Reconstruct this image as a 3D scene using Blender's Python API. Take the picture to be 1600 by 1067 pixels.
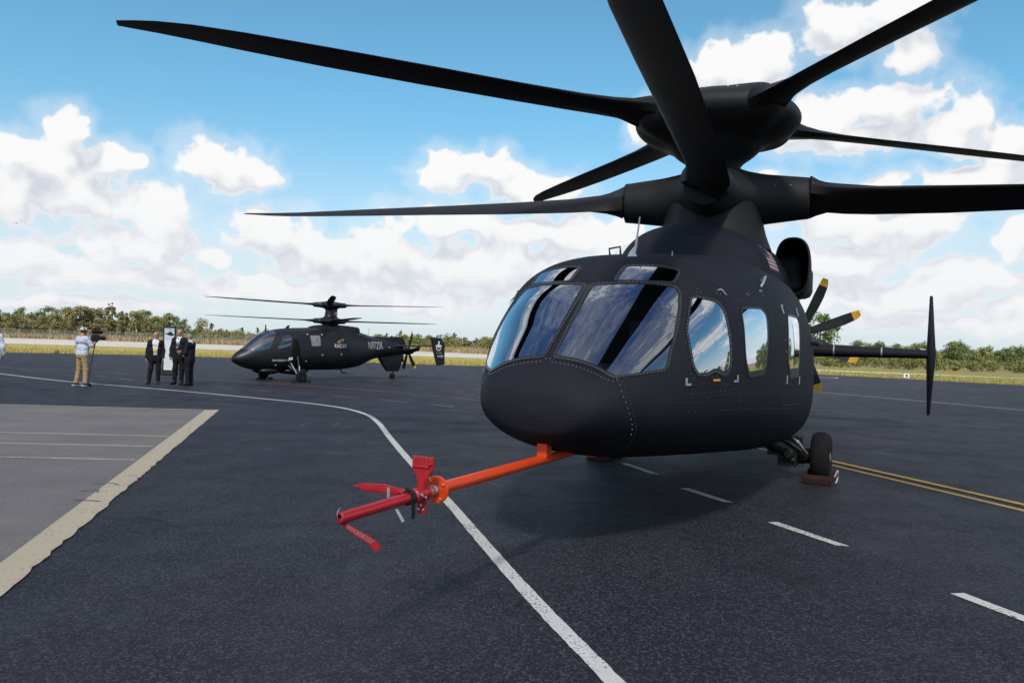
import bpy, bmesh, math, random
import numpy as np
from mathutils import Vector, Matrix
from mathutils.geometry import delaunay_2d_cdt

for _o in list(bpy.data.objects):
    bpy.data.objects.remove(_o, do_unlink=True)
SC = bpy.context.scene
COL = SC.collection
R = math.radians
random.seed(7)
RNG = np.random.default_rng(7)

# ------------------------------------------------------------------ camera
cd = bpy.data.cameras.new('camera')
cam = bpy.data.objects.new('camera', cd)
COL.objects.link(cam)
cd.sensor_width = 36.0
cd.lens = 26.0
cd.clip_start = 0.05
cd.clip_end = 6000
_rho, _pit = R(1.7), R(0.12)
_r = Vector((math.cos(_rho), 0, math.sin(_rho)))
_u0 = Vector((-math.sin(_rho), 0, math.cos(_rho)))
_f0 = Vector((0, 1, 0))
_f = _f0 * math.cos(_pit) + _u0 * math.sin(_pit)
_u = _u0 * math.cos(_pit) - _f0 * math.sin(_pit)
_m = Matrix((_r, _u, -_f)).transposed().to_4x4()
_m.translation = Vector((0, 0, 1.7))
cam.matrix_world = _m
SC.camera = cam

# ------------------------------------------------------------------ sky, sun, exposure
SUN_EL, SUN_AZ = R(44), R(186)          # azimuth measured from +Y towards +X; the sun stands behind the camera
SC.view_settings.view_transform = 'Standard'
SC.view_settings.look = 'None'
SC.view_settings.exposure = 0.0
SC.view_settings.gamma = 1.0
SC.view_settings.use_curve_mapping = False
sl = bpy.data.lights.new('sun', 'SUN')
sl.energy = 4.2
sl.angle = R(6.0)      # veiled by thin cloud, so its disc is spread
sl.color = (1.0, 0.92, 0.80)
so = bpy.data.objects.new('sun', sl)
COL.objects.link(so)
_sd = Vector((math.sin(SUN_AZ) * math.cos(SUN_EL), math.cos(SUN_AZ) * math.cos(SUN_EL), math.sin(SUN_EL)))
so.rotation_euler = _sd.to_track_quat('Z', 'Y').to_euler()
so.location = _sd * 60

W = bpy.data.worlds.new('World')
SC.world = W
W.use_nodes = True
SKY_STRENGTH = 0.1
W.cycles.sampling_method = 'MANUAL'
W.cycles.sample_map_resolution = 256
SC.cycles.use_denoising = True
SC.cycles.use_adaptive_sampling = True
SC.cycles.adaptive_threshold = 0.02
SC.cycles.adaptive_min_samples = 16
SC.cycles.max_bounces = 4
SC.cycles.diffuse_bounces = 1
SC.cycles.glossy_bounces = 4
SC.cycles.caustics_reflective = False
SC.cycles.caustics_refractive = False


class NT:
    """small helper for node trees"""
    def __init__(s, nt):
        s.nt = nt

    def n(s, kind, **kw):
        nd = s.nt.nodes.new(kind)
        for k, v in kw.items():
            if k.startswith('i_'):
                key = k[2:]
                key = int(key) if key.isdigit() else key
                s.put(nd.inputs[key], v)
            else:
                setattr(nd, k, v)
        return nd

    def put(s, sock, v):
        if isinstance(v, bpy.types.NodeSocket):
            s.nt.links.new(v, sock)
        else:
            sock.default_value = v

    def math(s, op, a, b=0.0, c=None, clamp=False):
        nd = s.nt.nodes.new('ShaderNodeMath')
        nd.operation = op
        nd.use_clamp = clamp
        s.put(nd.inputs[0], a)
        s.put(nd.inputs[1], b)
        if c is not None:
            s.put(nd.inputs[2], c)
        return nd.outputs[0]

    def vec(s, op, a, b=None, c=None, out=0):
        nd = s.nt.nodes.new('ShaderNodeVectorMath')
        nd.operation = op
        s.put(nd.inputs[0], a)
        if b is not None:
            s.put(nd.inputs[1], b)
        if c is not None:
            s.put(nd.inputs[2], c)
        return nd.outputs[out]

    def noise(s, vec, scale, detail=4, rough=0.5, dist=0.0, out=0, lac=2.0):
        nd = s.nt.nodes.new('ShaderNodeTexNoise')
        s.put(nd.inputs['Vector'], vec)
        nd.inputs['Scale'].default_value = scale
        nd.inputs['Detail'].default_value = detail
        nd.inputs['Roughness'].default_value = rough
        nd.inputs['Lacunarity'].default_value = lac
        nd.inputs['Distortion'].default_value = dist
        return nd.outputs[out]

    def remap(s, v, a, b, c=0.0, d=1.0, smooth=False):
        nd = s.nt.nodes.new('ShaderNodeMapRange')
        if smooth:
            nd.interpolation_type = 'SMOOTHSTEP'
        s.put(nd.inputs[0], v)
        for i, x in enumerate((a, b, c, d)):
            s.put(nd.inputs[1 + i], x)
        return nd.outputs[0]

    def mix(s, f, a, b, mode='MIX'):
        nd = s.nt.nodes.new('ShaderNodeMix')
        nd.data_type = 'RGBA'
        nd.blend_type = mode
        s.put(nd.inputs[0], f)
        for k, v in ((6, a), (7, b)):
            if not isinstance(v, bpy.types.NodeSocket) and len(v) == 3:
                v = (*v, 1)
            s.put(nd.inputs[k], v)
        return nd.outputs[2]


# clouds seen as ellipses on the sky: (azimuth, elevation, half width, half height) in degrees
def _dir_deg(px, py):
    d = _f + _r * ((px - 800) / 1155.6) - _u * ((py - 533.5) / 1155.6)
    d.normalize()
    return math.degrees(math.atan2(d.x, d.y)), math.degrees(math.asin(d.z))


CLOUDS_PX = [
    # far left bank
    (100, 205, 40, 48), (60, 250, 110, 40), (165, 250, 60, 34), (120, 310, 110, 50), (30, 300, 60, 60),
    (255, 350, 62, 62), (215, 385, 110, 42), (20, 400, 70, 46), (80, 440, 60, 20), (150, 430, 120, 30), (270, 425, 60, 24),
    (340, 255, 74, 44), (400, 275, 40, 26),
    (395, 345, 42, 26), (420, 365, 74, 36), (480, 390, 66, 36), (535, 395, 60, 26), (560, 420, 150, 40), (620, 400, 90, 44),
    (700, 275, 56, 36), (770, 270, 62, 40), (830, 300, 80, 34), (720, 350, 120, 30), (840, 370, 120, 36), (760, 420, 220, 52),
    (930, 380, 70, 30), (980, 370, 50, 30),
    
    # right side
    (1120, 115, 70, 50), (1190, 105, 70, 46), (1320, 40, 80, 50), (1390, 10, 80, 40), (1420, 80, 46, 40),
    (1270, 190, 120, 54), (1390, 170, 110, 48), (1360, 215, 110, 36), (1500, 190, 60, 40), (1500, 222, 40, 22), (1570, 225, 60, 44), (1530, 275, 100, 30),
    (1190, 275, 26, 14), (1390, 290, 36, 18), (1000, 200, 30, 40),
    (1330, 345, 100, 46), (1430, 360, 100, 40), (1310, 410, 130, 40), (1500, 440, 110, 44), (1590, 375, 34, 40), (1420, 460, 200, 36), (1230, 330, 60, 40), (1590, 480, 80, 24),
    (1080, 330, 60, 30),
    # low bands over the horizon
    (120, 478, 190, 16), (420, 452, 200, 26), (620, 468, 220, 30), (330, 400, 40, 16), (1480, 505, 200, 18), (1330, 480, 120, 24),
]
CLOUDS = []
for (px, py, rx, ry) in CLOUDS_PX:
    a0, e0 = _dir_deg(px, py)
    a1, _ = _dir_deg(px + rx, py)
    _, e1 = _dir_deg(px, py - ry)
    CLOUDS.append((a0, e0, abs(a1 - a0), abs(e1 - e0)))


def build_world():
    t = NT(W.node_tree)
    t.nt.nodes.clear()
    out = t.n('ShaderNodeOutputWorld')
    bg = t.n('ShaderNodeBackground', i_Strength=SKY_STRENGTH)
    t.nt.links.new(bg.outputs[0], out.inputs[0])
    sky = t.n('ShaderNodeTexSky', sky_type='NISHITA', sun_disc=False)
    sky.sun_elevation = SUN_EL
    sky.sun_rotation = SUN_AZ
    sky.air_density = 1.0
    sky.dust_density = 0.6
    sky.ozone_density = 1.2
    d = t.n('ShaderNodeTexCoord').outputs['Generated']
    X, Y, Z = t.n('ShaderNodeSeparateXYZ', i_0=d).outputs
    az = t.math('MULTIPLY', t.math('ARCTAN2', X, Y), 57.2958)
    el = t.math('MULTIPLY', t.math('ARCSINE', Z), 57.2958)
    cv = t.n('ShaderNodeCombineXYZ', i_0=az, i_1=el, i_2=0.0).outputs[0]
    # billowing outlines
    wn = t.noise(t.vec('MULTIPLY', d, (1, 1, 1.25)), 11, 2, 0.55, out=1)
    wv = t.vec('MULTIPLY_ADD', t.vec('SUBTRACT', wn, (0.5, 0.5, 0.5)), (4.2, 3.0, 0.0), cv)
    wu = t.vec('ADD', wv, (-0.7, 1.75, 0.0))

    def chain(v):
        cur = None
        for (a0, e0, rx, ry) in CLOUDS:
            ln = t.vec('LENGTH', t.vec('MULTIPLY_ADD', v, (1 / rx, 1 / ry, 0), (-a0 / rx, -e0 / ry, 0)), out=1)
            cur = ln if cur is None else t.n('ShaderNodeMath', operation='SMOOTH_MIN', i_0=cur, i_1=ln, i_2=0.25).outputs[0]
        return t.math('SUBTRACT', 1.0, cur)
    # the same kind of sky everywhere else
    zz = t.math('ADD', t.math('MAXIMUM', Z, 0.0), 0.22)
    pl = t.n('ShaderNodeCombineXYZ', i_0=t.math('DIVIDE', X, zz), i_1=t.math('DIVIDE', Y, zz), i_2=9.1).outputs[0]
    gen = t.math('MULTIPLY', t.math('SUBTRACT', t.noise(pl, 1.7, 2, 0.5), 0.545), 5.0)
    w = t.math('MAXIMUM', t.remap(t.math('ABSOLUTE', az), 33, 46, 0, 1, True), t.remap(el, 24, 36, 0, 1, True))
    gen = t.math('SUBTRACT', gen, t.math('MULTIPLY', t.math('SUBTRACT', 1.0, w), 4.0))

    def puffs(v, detail):
        b1 = t.noise(v, 24, detail, 0.58)
        bil = t.math('SUBTRACT', 0.30, t.math('ABSOLUTE', t.math('MULTIPLY', t.math('SUBTRACT', t.noise(v, 34, 1, 0.5), 0.5), 3.2)))
        return t.math('ADD', t.math('MULTIPLY', t.math('SUBTRACT', b1, 0.5), 1.35), t.math('MULTIPLY', bil, 0.35))

    def total(f, n):
        return t.math('ADD', t.math('MULTIPLY', t.math('MINIMUM', t.math('MAXIMUM', f, gen), 0.85), 1.05), n)
    c0, c1 = chain(wv), chain(wu)
    f0 = total(c0, puffs(d, 6))
    g0 = total(c0, puffs(d, 2))
    g1 = total(c1, puffs(t.vec('ADD', d, (-0.014, 0, 0.034)), 2))
    cover = t.remap(f0, -0.03, 0.32, 0, 1, True)
    veil = t.remap(f0, -0.70, 0.15, 0, 0.32, True)
    cover = t.math('MAXIMUM', cover, veil)
    cover = t.math('MULTIPLY', cover, t.remap(Z, -0.01, 0.03, 0.0, 1.0, True))
    sh = t.math('ADD', t.math('SUBTRACT', g0, g1), t.math('MULTIPLY', t.math('SUBTRACT', f0, g0), 1.25))
    lit = t.remap(sh, -0.58, 0.50, 0, 1, True)
    lit = t.math('MAXIMUM', lit, t.math('MULTIPLY', t.remap(f0, 0.05, 0.6, 1.0, 0.0, True), 0.85))
    white = t.mix(lit, (6.2, 6.55, 7.35), (9.6, 9.6, 9.6))
    tint = t.mix(t.remap(Z, 0.02, 0.30), (1.0, 1.12, 1.22), SKY_TINT)
    tint = t.mix(t.remap(Z, 0.42, 0.85), tint, (0.75, 1.02, 1.45))
    skyc = t.mix(1.0, sky.outputs[0], tint, 'MULTIPLY')
    # thin bright haze low over the horizon
    skyc = t.mix(t.remap(Z, 0.0, 0.30, 0.75, 0.0, True), skyc, (7.0, 8.1, 9.0))
    # far clouds pale into the same air
    white = t.mix(t.remap(Z, 0.0, 0.22, 0.55, 0.0, True), white, (8.2, 8.5, 8.9))
    t.put(bg.inputs[0], t.mix(cover, skyc, white))


SKY_TINT = (1.0, 1.66, 1.66)
build_world()


# ------------------------------------------------------------------ basic helpers
def link(name, me, mat=None, parent=None, loc=None, rz=None, smooth=False):
    o = bpy.data.objects.new(name, me)
    COL.objects.link(o)
    if mat is not None and me is not None and len(me.materials) == 0:
        for m in (mat if isinstance(mat, (list, tuple)) else [mat]):
            me.materials.append(m)
    if parent is not None:
        o.parent = parent
    if loc is not None:
        o.location = loc
    if rz is not None:
        o.rotation_euler = (0, 0, rz)
    if smooth:
        me.polygons.foreach_set('use_smooth', [True] * len(me.polygons))
    return o


def tag(o, label=None, cat=None, group=None, kind=None):
    if label:
        o['label'] = label
    if cat:
        o['category'] = cat
    if group:
        o['group'] = group
    if kind:
        o['kind'] = kind
    return o


def empty(name, loc=(0, 0, 0), rz=0.0):
    o = bpy.data.objects.new(name, None)
    COL.objects.link(o)
    o.location = loc
    o.rotation_euler = (0, 0, rz)
    o.empty_display_size = 0.2
    return o


def copy_tree(o, parent=None):
    c = o.copy()
    COL.objects.link(c)
    c.parent = parent
    for ch in list(o.children):
        copy_tree(ch, c)
    return c


def mesh(name, v, f):
    me = bpy.data.meshes.new(name)
    me.from_pydata([tuple(map(float, p)) for p in v], [], [tuple(int(i) for i in q) for q in f])
    me.update()
    return me


class MB:
    """collects simple solids into one mesh"""
    def __init__(s):
        s.v = []
        s.f = []

    def add(s, v, f):
        b = len(s.v)
        s.v += [tuple(map(float, p)) for p in v]
        s.f += [tuple(b + int(i) for i in q) for q in f]

    def box(s, c, size, rot=None):
        sx, sy, sz = [k / 2 for k in size]
        P = [Vector((x * sx, y * sy, z * sz)) for z in (-1, 1) for x, y in ((-1, -1), (1, -1), (1, 1), (-1, 1))]
        if rot is not None:
            P = [rot @ p for p in P]
        P = [p + Vector(c) for p in P]
        s.add(P, [(3, 2, 1, 0), (4, 5, 6, 7), (0, 1, 5, 4), (1, 2, 6, 5), (2, 3, 7, 6), (3, 0, 4, 7)])

    def tube(s, pts, rad, n=10, cap=True):
        pts = [Vector(p) for p in pts]
        if not isinstance(rad, (list, tuple)):
            rad = [rad] * len(pts)
        rings = []
        ref = None
        for i, p in enumerate(pts):
            d = (pts[min(i + 1, len(pts) - 1)] - pts[max(i - 1, 0)]).normalized()
            if ref is None or abs(ref.dot(d)) > 0.95:
                ref = Vector((0, 0, 1)) if abs(d.z) < 0.9 else Vector((1, 0, 0))
            u = d.cross(ref).normalized()
            w = u.cross(d).normalized()
            ref = w
            rings.append([p + (u * math.cos(2 * math.pi * k / n) + w * math.sin(2 * math.pi * k / n)) * rad[i] for k in range(n)])
        s.loft(rings, cap, cap)

    def loft(s, rings, cap0=True, cap1=True, closed=True):
        n = len(rings[0])
        V = [p for r in rings for p in r]
        F = []
        for i in range(len(rings) - 1):
            for k in range(n if closed else n - 1):
                a, b = i * n + k, i * n + (k + 1) % n
                F.append((a, b, b + n, a + n))
        if cap0:
            F.append(tuple(range(n - 1, -1, -1)))
        if cap1:
            F.append(tuple((len(rings) - 1) * n + k for k in range(n)))
        s.add(V, F)

    def lathe(s, prof, axis_o, axis_d, n=24):
        d = Vector(axis_d).normalized()
        ref = Vector((0, 0, 1)) if abs(d.z) < 0.9 else Vector((1, 0, 0))
        u = d.cross(ref).normalized()
        w = d.cross(u).normalized()
        o = Vector(axis_o)
        rings = [[o + d * h + (u * math.cos(2 * math.pi * k / n) + w * math.sin(2 * math.pi * k / n)) * max(rr, 1e-4) for k in range(n)] for rr, h in prof]
        s.loft(rings)

    def prism(s, poly, y0, y1, axis='y'):
        n = len(poly)

        def P(a, b, t):
            return (a, t, b) if axis == 'y' else ((t, a, b) if axis == 'x' else (a, b, t))
        V = [P(a, b, y0) for a, b in poly] + [P(a, b, y1) for a, b in poly]
        F = [tuple(range(n)), tuple(range(2 * n - 1, n - 1, -1))] + [(i, i + n, (i + 1) % n + n, (i + 1) % n) for i in range(n)]
        s.add(V, F)

    def mesh(s, name, fix=True):
        me = mesh(name, s.v, s.f)
        if fix:
            bm = bmesh.new()
            bm.from_mesh(me)
            bmesh.ops.recalc_face_normals(bm, faces=bm.faces)
            bm.to_mesh(me)
            bm.free()
        return me

    def build(s, name, mat, parent=None, smooth=None, bevel=0.0, **kw):
        me = s.mesh(name)
        if bevel > 0:
            bm = bmesh.new()
            bm.from_mesh(me)
            bmesh.ops.bevel(bm, geom=list(bm.edges), offset=bevel, segments=2, affect='EDGES', profile=0.5, clamp_overlap=True)
            bm.to_mesh(me)
            bm.free()
        o = link(name, me, mat, parent, **kw)
        if smooth is not None:
            shade(o, smooth)
        return o


def shade(o, angle=35):
    me = o.data
    me.polygons.foreach_set('use_smooth', [True] * len(me.polygons))
    bm = bmesh.new()
    bm.from_mesh(me)
    a = R(angle)
    for e in bm.edges:
        if len(e.link_faces) == 2:
            e.smooth = e.calc_face_angle(3.0) < a
    bm.to_mesh(me)
    bm.free()
    return o


# ------------------------------------------------------------------ implicit surfaces (for bodies and blended fairings)
def rcone(P, a, b, r1, r2):
    a, b = np.asarray(a, float), np.asarray(b, float)
    ba = b - a
    L2 = max(float(ba @ ba), 1e-9)
    h = np.clip(((P - a) @ ba) / L2, 0, 1)
    d = P - a - h[:, None] * ba
    return np.sqrt((d * d).sum(1)) - (r1 + (r2 - r1) * h)


def ellip(P, c, rad):
    rad = np.asarray(rad, float)
    q = (P - np.asarray(c, float)) / rad
    k0 = np.sqrt((q * q).sum(1))
    k1 = np.sqrt(((q / rad) ** 2).sum(1)) + 1e-9
    return k0 * (k0 - 1.0) / k1


def smin(a, b, k):
    h = np.clip(0.5 + 0.5 * (b - a) / k, 0, 1)
    return b + (a - b) * h - k * h * (1 - h)


def surface_nets(fn, lo, hi, h):
    lo = np.asarray(lo, float)
    n = np.ceil((np.asarray(hi, float) - lo) / h).astype(int) + 1
    gx, gy, gz = [lo[i] + np.arange(n[i]) * h for i in range(3)]
    G = np.stack(np.meshgrid(gx, gy, gz, indexing='ij'), -1).reshape(-1, 3)
    val = fn(G).reshape(n)
    neg = val < 0
    cnt = np.zeros(n - 1)
    acc = np.zeros((*(n - 1), 3))

    def sl(dx, dy, dz):
        return (slice(dx, n[0] - 1 + dx), slice(dy, n[1] - 1 + dy), slice(dz, n[2] - 1 + dz))
    cs = [(0, 0, 0), (1, 0, 0), (0, 1, 0), (1, 1, 0), (0, 0, 1), (1, 0, 1), (0, 1, 1), (1, 1, 1)]
    for i in range(8):
        for ax in range(3):
            if cs[i][ax]:
                continue
            b = list(cs[i])
            b[ax] = 1
            va, vb = val[sl(*cs[i])], val[sl(*b)]
            m = (va < 0) != (vb < 0)
            t = np.where(m, va / np.where(m, va - vb, 1), 0)
            for k in range(3):
                acc[..., k] += np.where(m, cs[i][k] + (t if k == ax else 0), 0)
            cnt += m
    act = cnt > 0
    idx = -np.ones(n - 1, int)
    idx[act] = np.arange(act.sum())
    ii = np.argwhere(act)
    V = lo + (ii + acc[act] / cnt[act][:, None]) * h
    F = []
    for ax in range(3):
        o1, o2 = [(1, 2), (2, 0), (0, 1)][ax]
        s0 = [slice(0, n[k]) for k in range(3)]
        s1 = list(s0)
        s0[ax] = slice(0, n[ax] - 1)
        s1[ax] = slice(1, n[ax])
        m = neg[tuple(s0)] != neg[tuple(s1)]
        e = np.argwhere(m)
        ok = (e[:, o1] > 0) & (e[:, o2] > 0) & (e[:, o1] < n[o1] - 1) & (e[:, o2] < n[o2] - 1)
        e = e[ok]
        inside = neg[tuple(e.T)]

        def at(d1, d2):
            q = e.copy()
            q[:, o1] -= d1
            q[:, o2] -= d2
            return idx[tuple(q.T)]
        q = np.stack([at(1, 1), at(0, 1), at(0, 0), at(1, 0)], 1)
        q = np.where(inside[:, None], q, q[:, ::-1])
        F.append(q)
    return V, np.concatenate(F)


def fast_mesh(name, V, F):
    me = bpy.data.meshes.new(name)
    V = np.asarray(V, np.float32)
    F = np.asarray(F, np.int32)
    me.vertices.add(len(V))
    me.vertices.foreach_set('co', V.ravel())
    k = F.shape[1]
    me.loops.add(F.size)
    me.loops.foreach_set('vertex_index', F.ravel())
    me.polygons.add(len(F))
    me.polygons.foreach_set('loop_start', np.arange(0, F.size, k, dtype=np.int32))
    me.polygons.foreach_set('loop_total', np.full(len(F), k, np.int32))
    me.update(calc_edges=True)
    me.validate()
    return me


def pchip(x, xp, yp):
    xp, yp, x = np.asarray(xp, float), np.asarray(yp, float), np.asarray(x, float)
    h = np.diff(xp)
    d = np.diff(yp) / h
    m = np.zeros(len(xp))
    m[0], m[-1] = d[0], d[-1]
    for i in range(1, len(xp) - 1):
        if d[i - 1] * d[i] > 0:
            w1, w2 = 2 * h[i] + h[i - 1], h[i] + 2 * h[i - 1]
            m[i] = (w1 + w2) / (w1 / d[i - 1] + w2 / d[i])
    i = np.clip(np.searchsorted(xp, x) - 1, 0, len(xp) - 2)
    t = (x - xp[i]) / h[i]
    return (1 + 2 * t) * (1 - t) ** 2 * yp[i] + t * (1 - t) ** 2 * h[i] * m[i] + t * t * (3 - 2 * t) * yp[i + 1] + t * t * (t - 1) * h[i] * m[i + 1]


# ------------------------------------------------------------------ materials
def material(name, col, rough=0.6, metal=0.0, spec=0.5, var=0.12, vscale=3.0, bump=0.0, bscale=60.0, coat=0.0, col2=None, thr=None):
    m = bpy.data.materials.new(name)
    m.use_nodes = True
    t = NT(m.node_tree)
    b = t.nt.nodes['Principled BSDF']
    co = t.n('ShaderNodeTexCoord').outputs['Object']
    c = tuple(col)
    nz = t.noise(co, vscale, 5, 0.6)
    lo = tuple(x * (1 - var) for x in c)
    hi = tuple(min(1, x * (1 + var)) for x in c)
    cc = t.mix(t.remap(nz, 0.3, 0.7), lo, hi)
    if col2 is not None:
        n2 = t.noise(co, thr[1] if thr else 6.0, 6, 0.65)
        cc = t.mix(t.remap(n2, thr[0] if thr else 0.55, (thr[0] if thr else 0.55) + 0.12), cc, col2)
    t.put(b.inputs['Base Color'], cc)
    t.put(b.inputs['Roughness'], t.remap(nz, 0.2, 0.8, max(0.0, rough - 0.06), min(1, rough + 0.06)))
    b.inputs['Metallic'].default_value = metal
    b.inputs['Specular IOR Level'].default_value = spec
    if coat:
        b.inputs['Coat Weight'].default_value = coat
        b.inputs['Coat Roughness'].default_value = 0.08
    if bump:
        bp = t.n('ShaderNodeBump', i_Strength=bump, i_Distance=0.01)
        t.put(bp.inputs['Height'], t.noise(co, bscale, 4, 0.6))
        t.put(b.inputs['Normal'], bp.outputs[0])
    return m


def glass_material(name, tint, refl, clear=False):
    m = bpy.data.materials.new(name)
    m.use_nodes = True
    t = NT(m.node_tree)
    b = t.nt.nodes['Principled BSDF']
    co = t.n('ShaderNodeTexCoord').outputs['Object']
    b.inputs['Base Color'].default_value = (*tint, 1)
    b.inputs['Roughness'].default_value = 0.25
    b.inputs['Coat Weight'].default_value = 0.0
    tp = t.n('ShaderNodeBsdfTransparent')
    tp.inputs[0].default_value = (0.42, 0.48, 0.56, 1)
    gl = t.n('ShaderNodeBsdfGlossy', i_Roughness=0.012)
    gl.inputs['Color'].default_value = (0.93, 0.96, 1.0, 1)
    lw = t.n('ShaderNodeLayerWeight', i_Blend=0.5)
    fac = t.remap(t.math('POWER', lw.outputs['Facing'], 1.7), 0.0, 0.85, refl[0], refl[1])
    bp = t.n('ShaderNodeBump', i_Strength=0.05, i_Distance=0.02)
    t.put(bp.inputs['Height'], t.noise(co, 2.2, 2, 0.5))
    t.put(gl.inputs['Normal'], bp.outputs[0])
    mx = t.n('ShaderNodeMixShader')
    t.put(mx.inputs[0], fac)
    t.nt.links.new(tp.outputs[0] if clear else b.outputs[0], mx.inputs[1])
    t.nt.links.new(gl.outputs[0], mx.inputs[2])
    t.nt.links.new(mx.outputs[0], t.nt.nodes['Material Output'].inputs[0])
    return m


def asphalt():
    m = bpy.data.materials.new('asphalt')
    m.use_nodes = True
    t = NT(m.node_tree)
    b = t.nt.nodes['Principled BSDF']
    co = t.n('ShaderNodeTexCoord').outputs['Object']
    big = t.noise(co, 0.16, 4, 0.55, 0.6)
    mid = t.noise(co, 1.3, 5, 0.62)
    st = t.noise(t.vec('MULTIPLY', co, (0.9, 0.12, 1)), 0.9, 5, 0.6)
    fine = t.noise(co, 95, 3, 0.7)
    vo = t.n('ShaderNodeTexVoronoi', feature='F1', i_Vector=co, i_Scale=75.0)
    c = t.mix(t.remap(big, 0.32, 0.68), (0.0105, 0.0105, 0.0180), (0.0215, 0.0210, 0.0310))
    c = t.mix(t.remap(st, 0.45, 0.75, 0.0, 0.6), c, (0.040, 0.038, 0.045))
    c = t.mix(t.remap(mid, 0.35, 0.7, 0.0, 0.55), c, (0.0125, 0.0125, 0.0215))
    # stones in the surface
    pick = t.n('ShaderNodeSeparateColor', i_0=vo.outputs['Color']).outputs[0]
    c = t.mix(t.math('MULTIPLY', t.remap(pick, 0.62, 1.0), 0.9), c, (0.076, 0.074, 0.090))
    c = t.mix(t.math('MULTIPLY', t.remap(fine, 0.50, 0.30), 0.75), c, (0.006, 0.006, 0.009))
    # oil and rubber stains with ragged edges
    so_ = t.noise(co, 0.55, 6, 0.68, 0.8)
    c = t.mix(t.remap(so_, 0.60, 0.70, 0.0, 0.55), c, (0.011, 0.0105, 0.014))
    c = t.mix(t.remap(so_, 0.40, 0.30, 0.0, 0.22), c, (0.050, 0.048, 0.056))
    # scratches and thin cracks
    wv = t.vec('MULTIPLY_ADD', t.noise(co, 1.1, 2, 0.6, out=1), (0.55, 0.55, 0), co)
    cr = t.n('ShaderNodeTexVoronoi', feature='DISTANCE_TO_EDGE', i_Vector=wv, i_Scale=0.22)
    crack = t.math('MULTIPLY', t.remap(cr.outputs['Distance'], 0.0018, 0.0040, 1, 0), t.remap(t.noise(co, 0.35, 2, 0.5), 0.54, 0.60))
    c = t.mix(t.math('MULTIPLY', crack, 0.8), c, (0.008, 0.008, 0.010))
    t.put(b.inputs['Base Color'], c)
    t.put(b.inputs['Roughness'], t.remap(mid, 0.3, 0.7, 0.56, 0.72))
    b.inputs['Specular IOR Level'].default_value = 0.18
    b.inputs['Diffuse Roughness'].default_value = 1.0
    bp = t.n('ShaderNodeBump', i_Strength=0.75, i_Distance=0.012)
    t.put(bp.inputs['Height'], t.math('ADD', t.math('MULTIPLY', vo.outputs['Distance'], -0.9), t.math('MULTIPLY', fine, 0.6)))
    t.put(b.inputs['Normal'], bp.outputs[0])
    return m


def paint(name, col, wear=0.5, base=(0.045, 0.045, 0.05)):
    m = bpy.data.materials.new(name)
    m.use_nodes = True
    t = NT(m.node_tree)
    b = t.nt.nodes['Principled BSDF']
    co = t.n('ShaderNodeTexCoord').outputs['Object']
    n1 = t.noise(co, 45, 5, 0.7)
    n2 = t.noise(co, 2.0, 4, 0.6)
    c = t.mix(t.remap(n2, 0.3, 0.7), tuple(x * 0.82 for x in col), col)
    k = t.remap(t.math('ADD', n1, t.math('MULTIPLY', n2, 0.5)), 0.97 - wear * 0.35, 1.06 - wear * 0.35)
    c = t.mix(t.math('MULTIPLY', k, 0.85), c, base)
    t.put(b.inputs['Base Color'], c)
    b.inputs['Roughness'].default_value = 0.75
    return m


def ground_mat(name, cols, scale=0.3, fine=9.0):
    m = bpy.data.materials.new(name)
    m.use_nodes = True
    t = NT(m.node_tree)
    b = t.nt.nodes['Principled BSDF']
    co = t.n('ShaderNodeTexCoord').outputs['Object']
    n1 = t.noise(t.vec('MULTIPLY', co, (1, 1.6, 1)), scale, 6, 0.6)
    n2 = t.noise(co, fine, 5, 0.7)
    c = t.mix(t.remap(n1, 0.35, 0.65), cols[0], cols[1])
    if len(cols) > 3:
        gx = t.n('ShaderNodeSeparateXYZ', i_0=co).outputs[0]
        c = t.mix(t.remap(t.math('ADD', gx, t.math('MULTIPLY', n1, 20.0)), 5.0, 34.0, 0.0, 0.85), c, cols[3])
    c = t.mix(t.remap(n2, 0.45, 0.75, 0, 0.8), c, cols[2])
    t.put(b.inputs['Base Color'], c)
    b.inputs['Roughness'].default_value = 0.95
    b.inputs['Specular IOR Level'].default_value = 0.1
    bp = t.n('ShaderNodeBump', i_Strength=0.6, i_Distance=0.06)
    t.put(bp.inputs['Height'], n2)
    t.put(b.inputs['Normal'], bp.outputs[0])
    return m


def leaf_mat(name, c1, c2):
    m = bpy.data.materials.new(name)
    m.use_nodes = True
    t = NT(m.node_tree)
    b = t.nt.nodes['Principled BSDF']
    gi = t.n('ShaderNodeNewGeometry')
    oi = t.n('ShaderNodeObjectInfo')
    k = t.math('ADD', t.math('MULTIPLY', gi.outputs['Random Per Island'], 0.65), t.math('MULTIPLY', oi.outputs['Random'], 0.45))
    c = t.mix(k, c1, c2)
    t.put(b.inputs['Base Color'], c)
    b.inputs['Roughness'].default_value = 0.7
    b.inputs['Specular IOR Level'].default_value = 0.25
    return m


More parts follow.
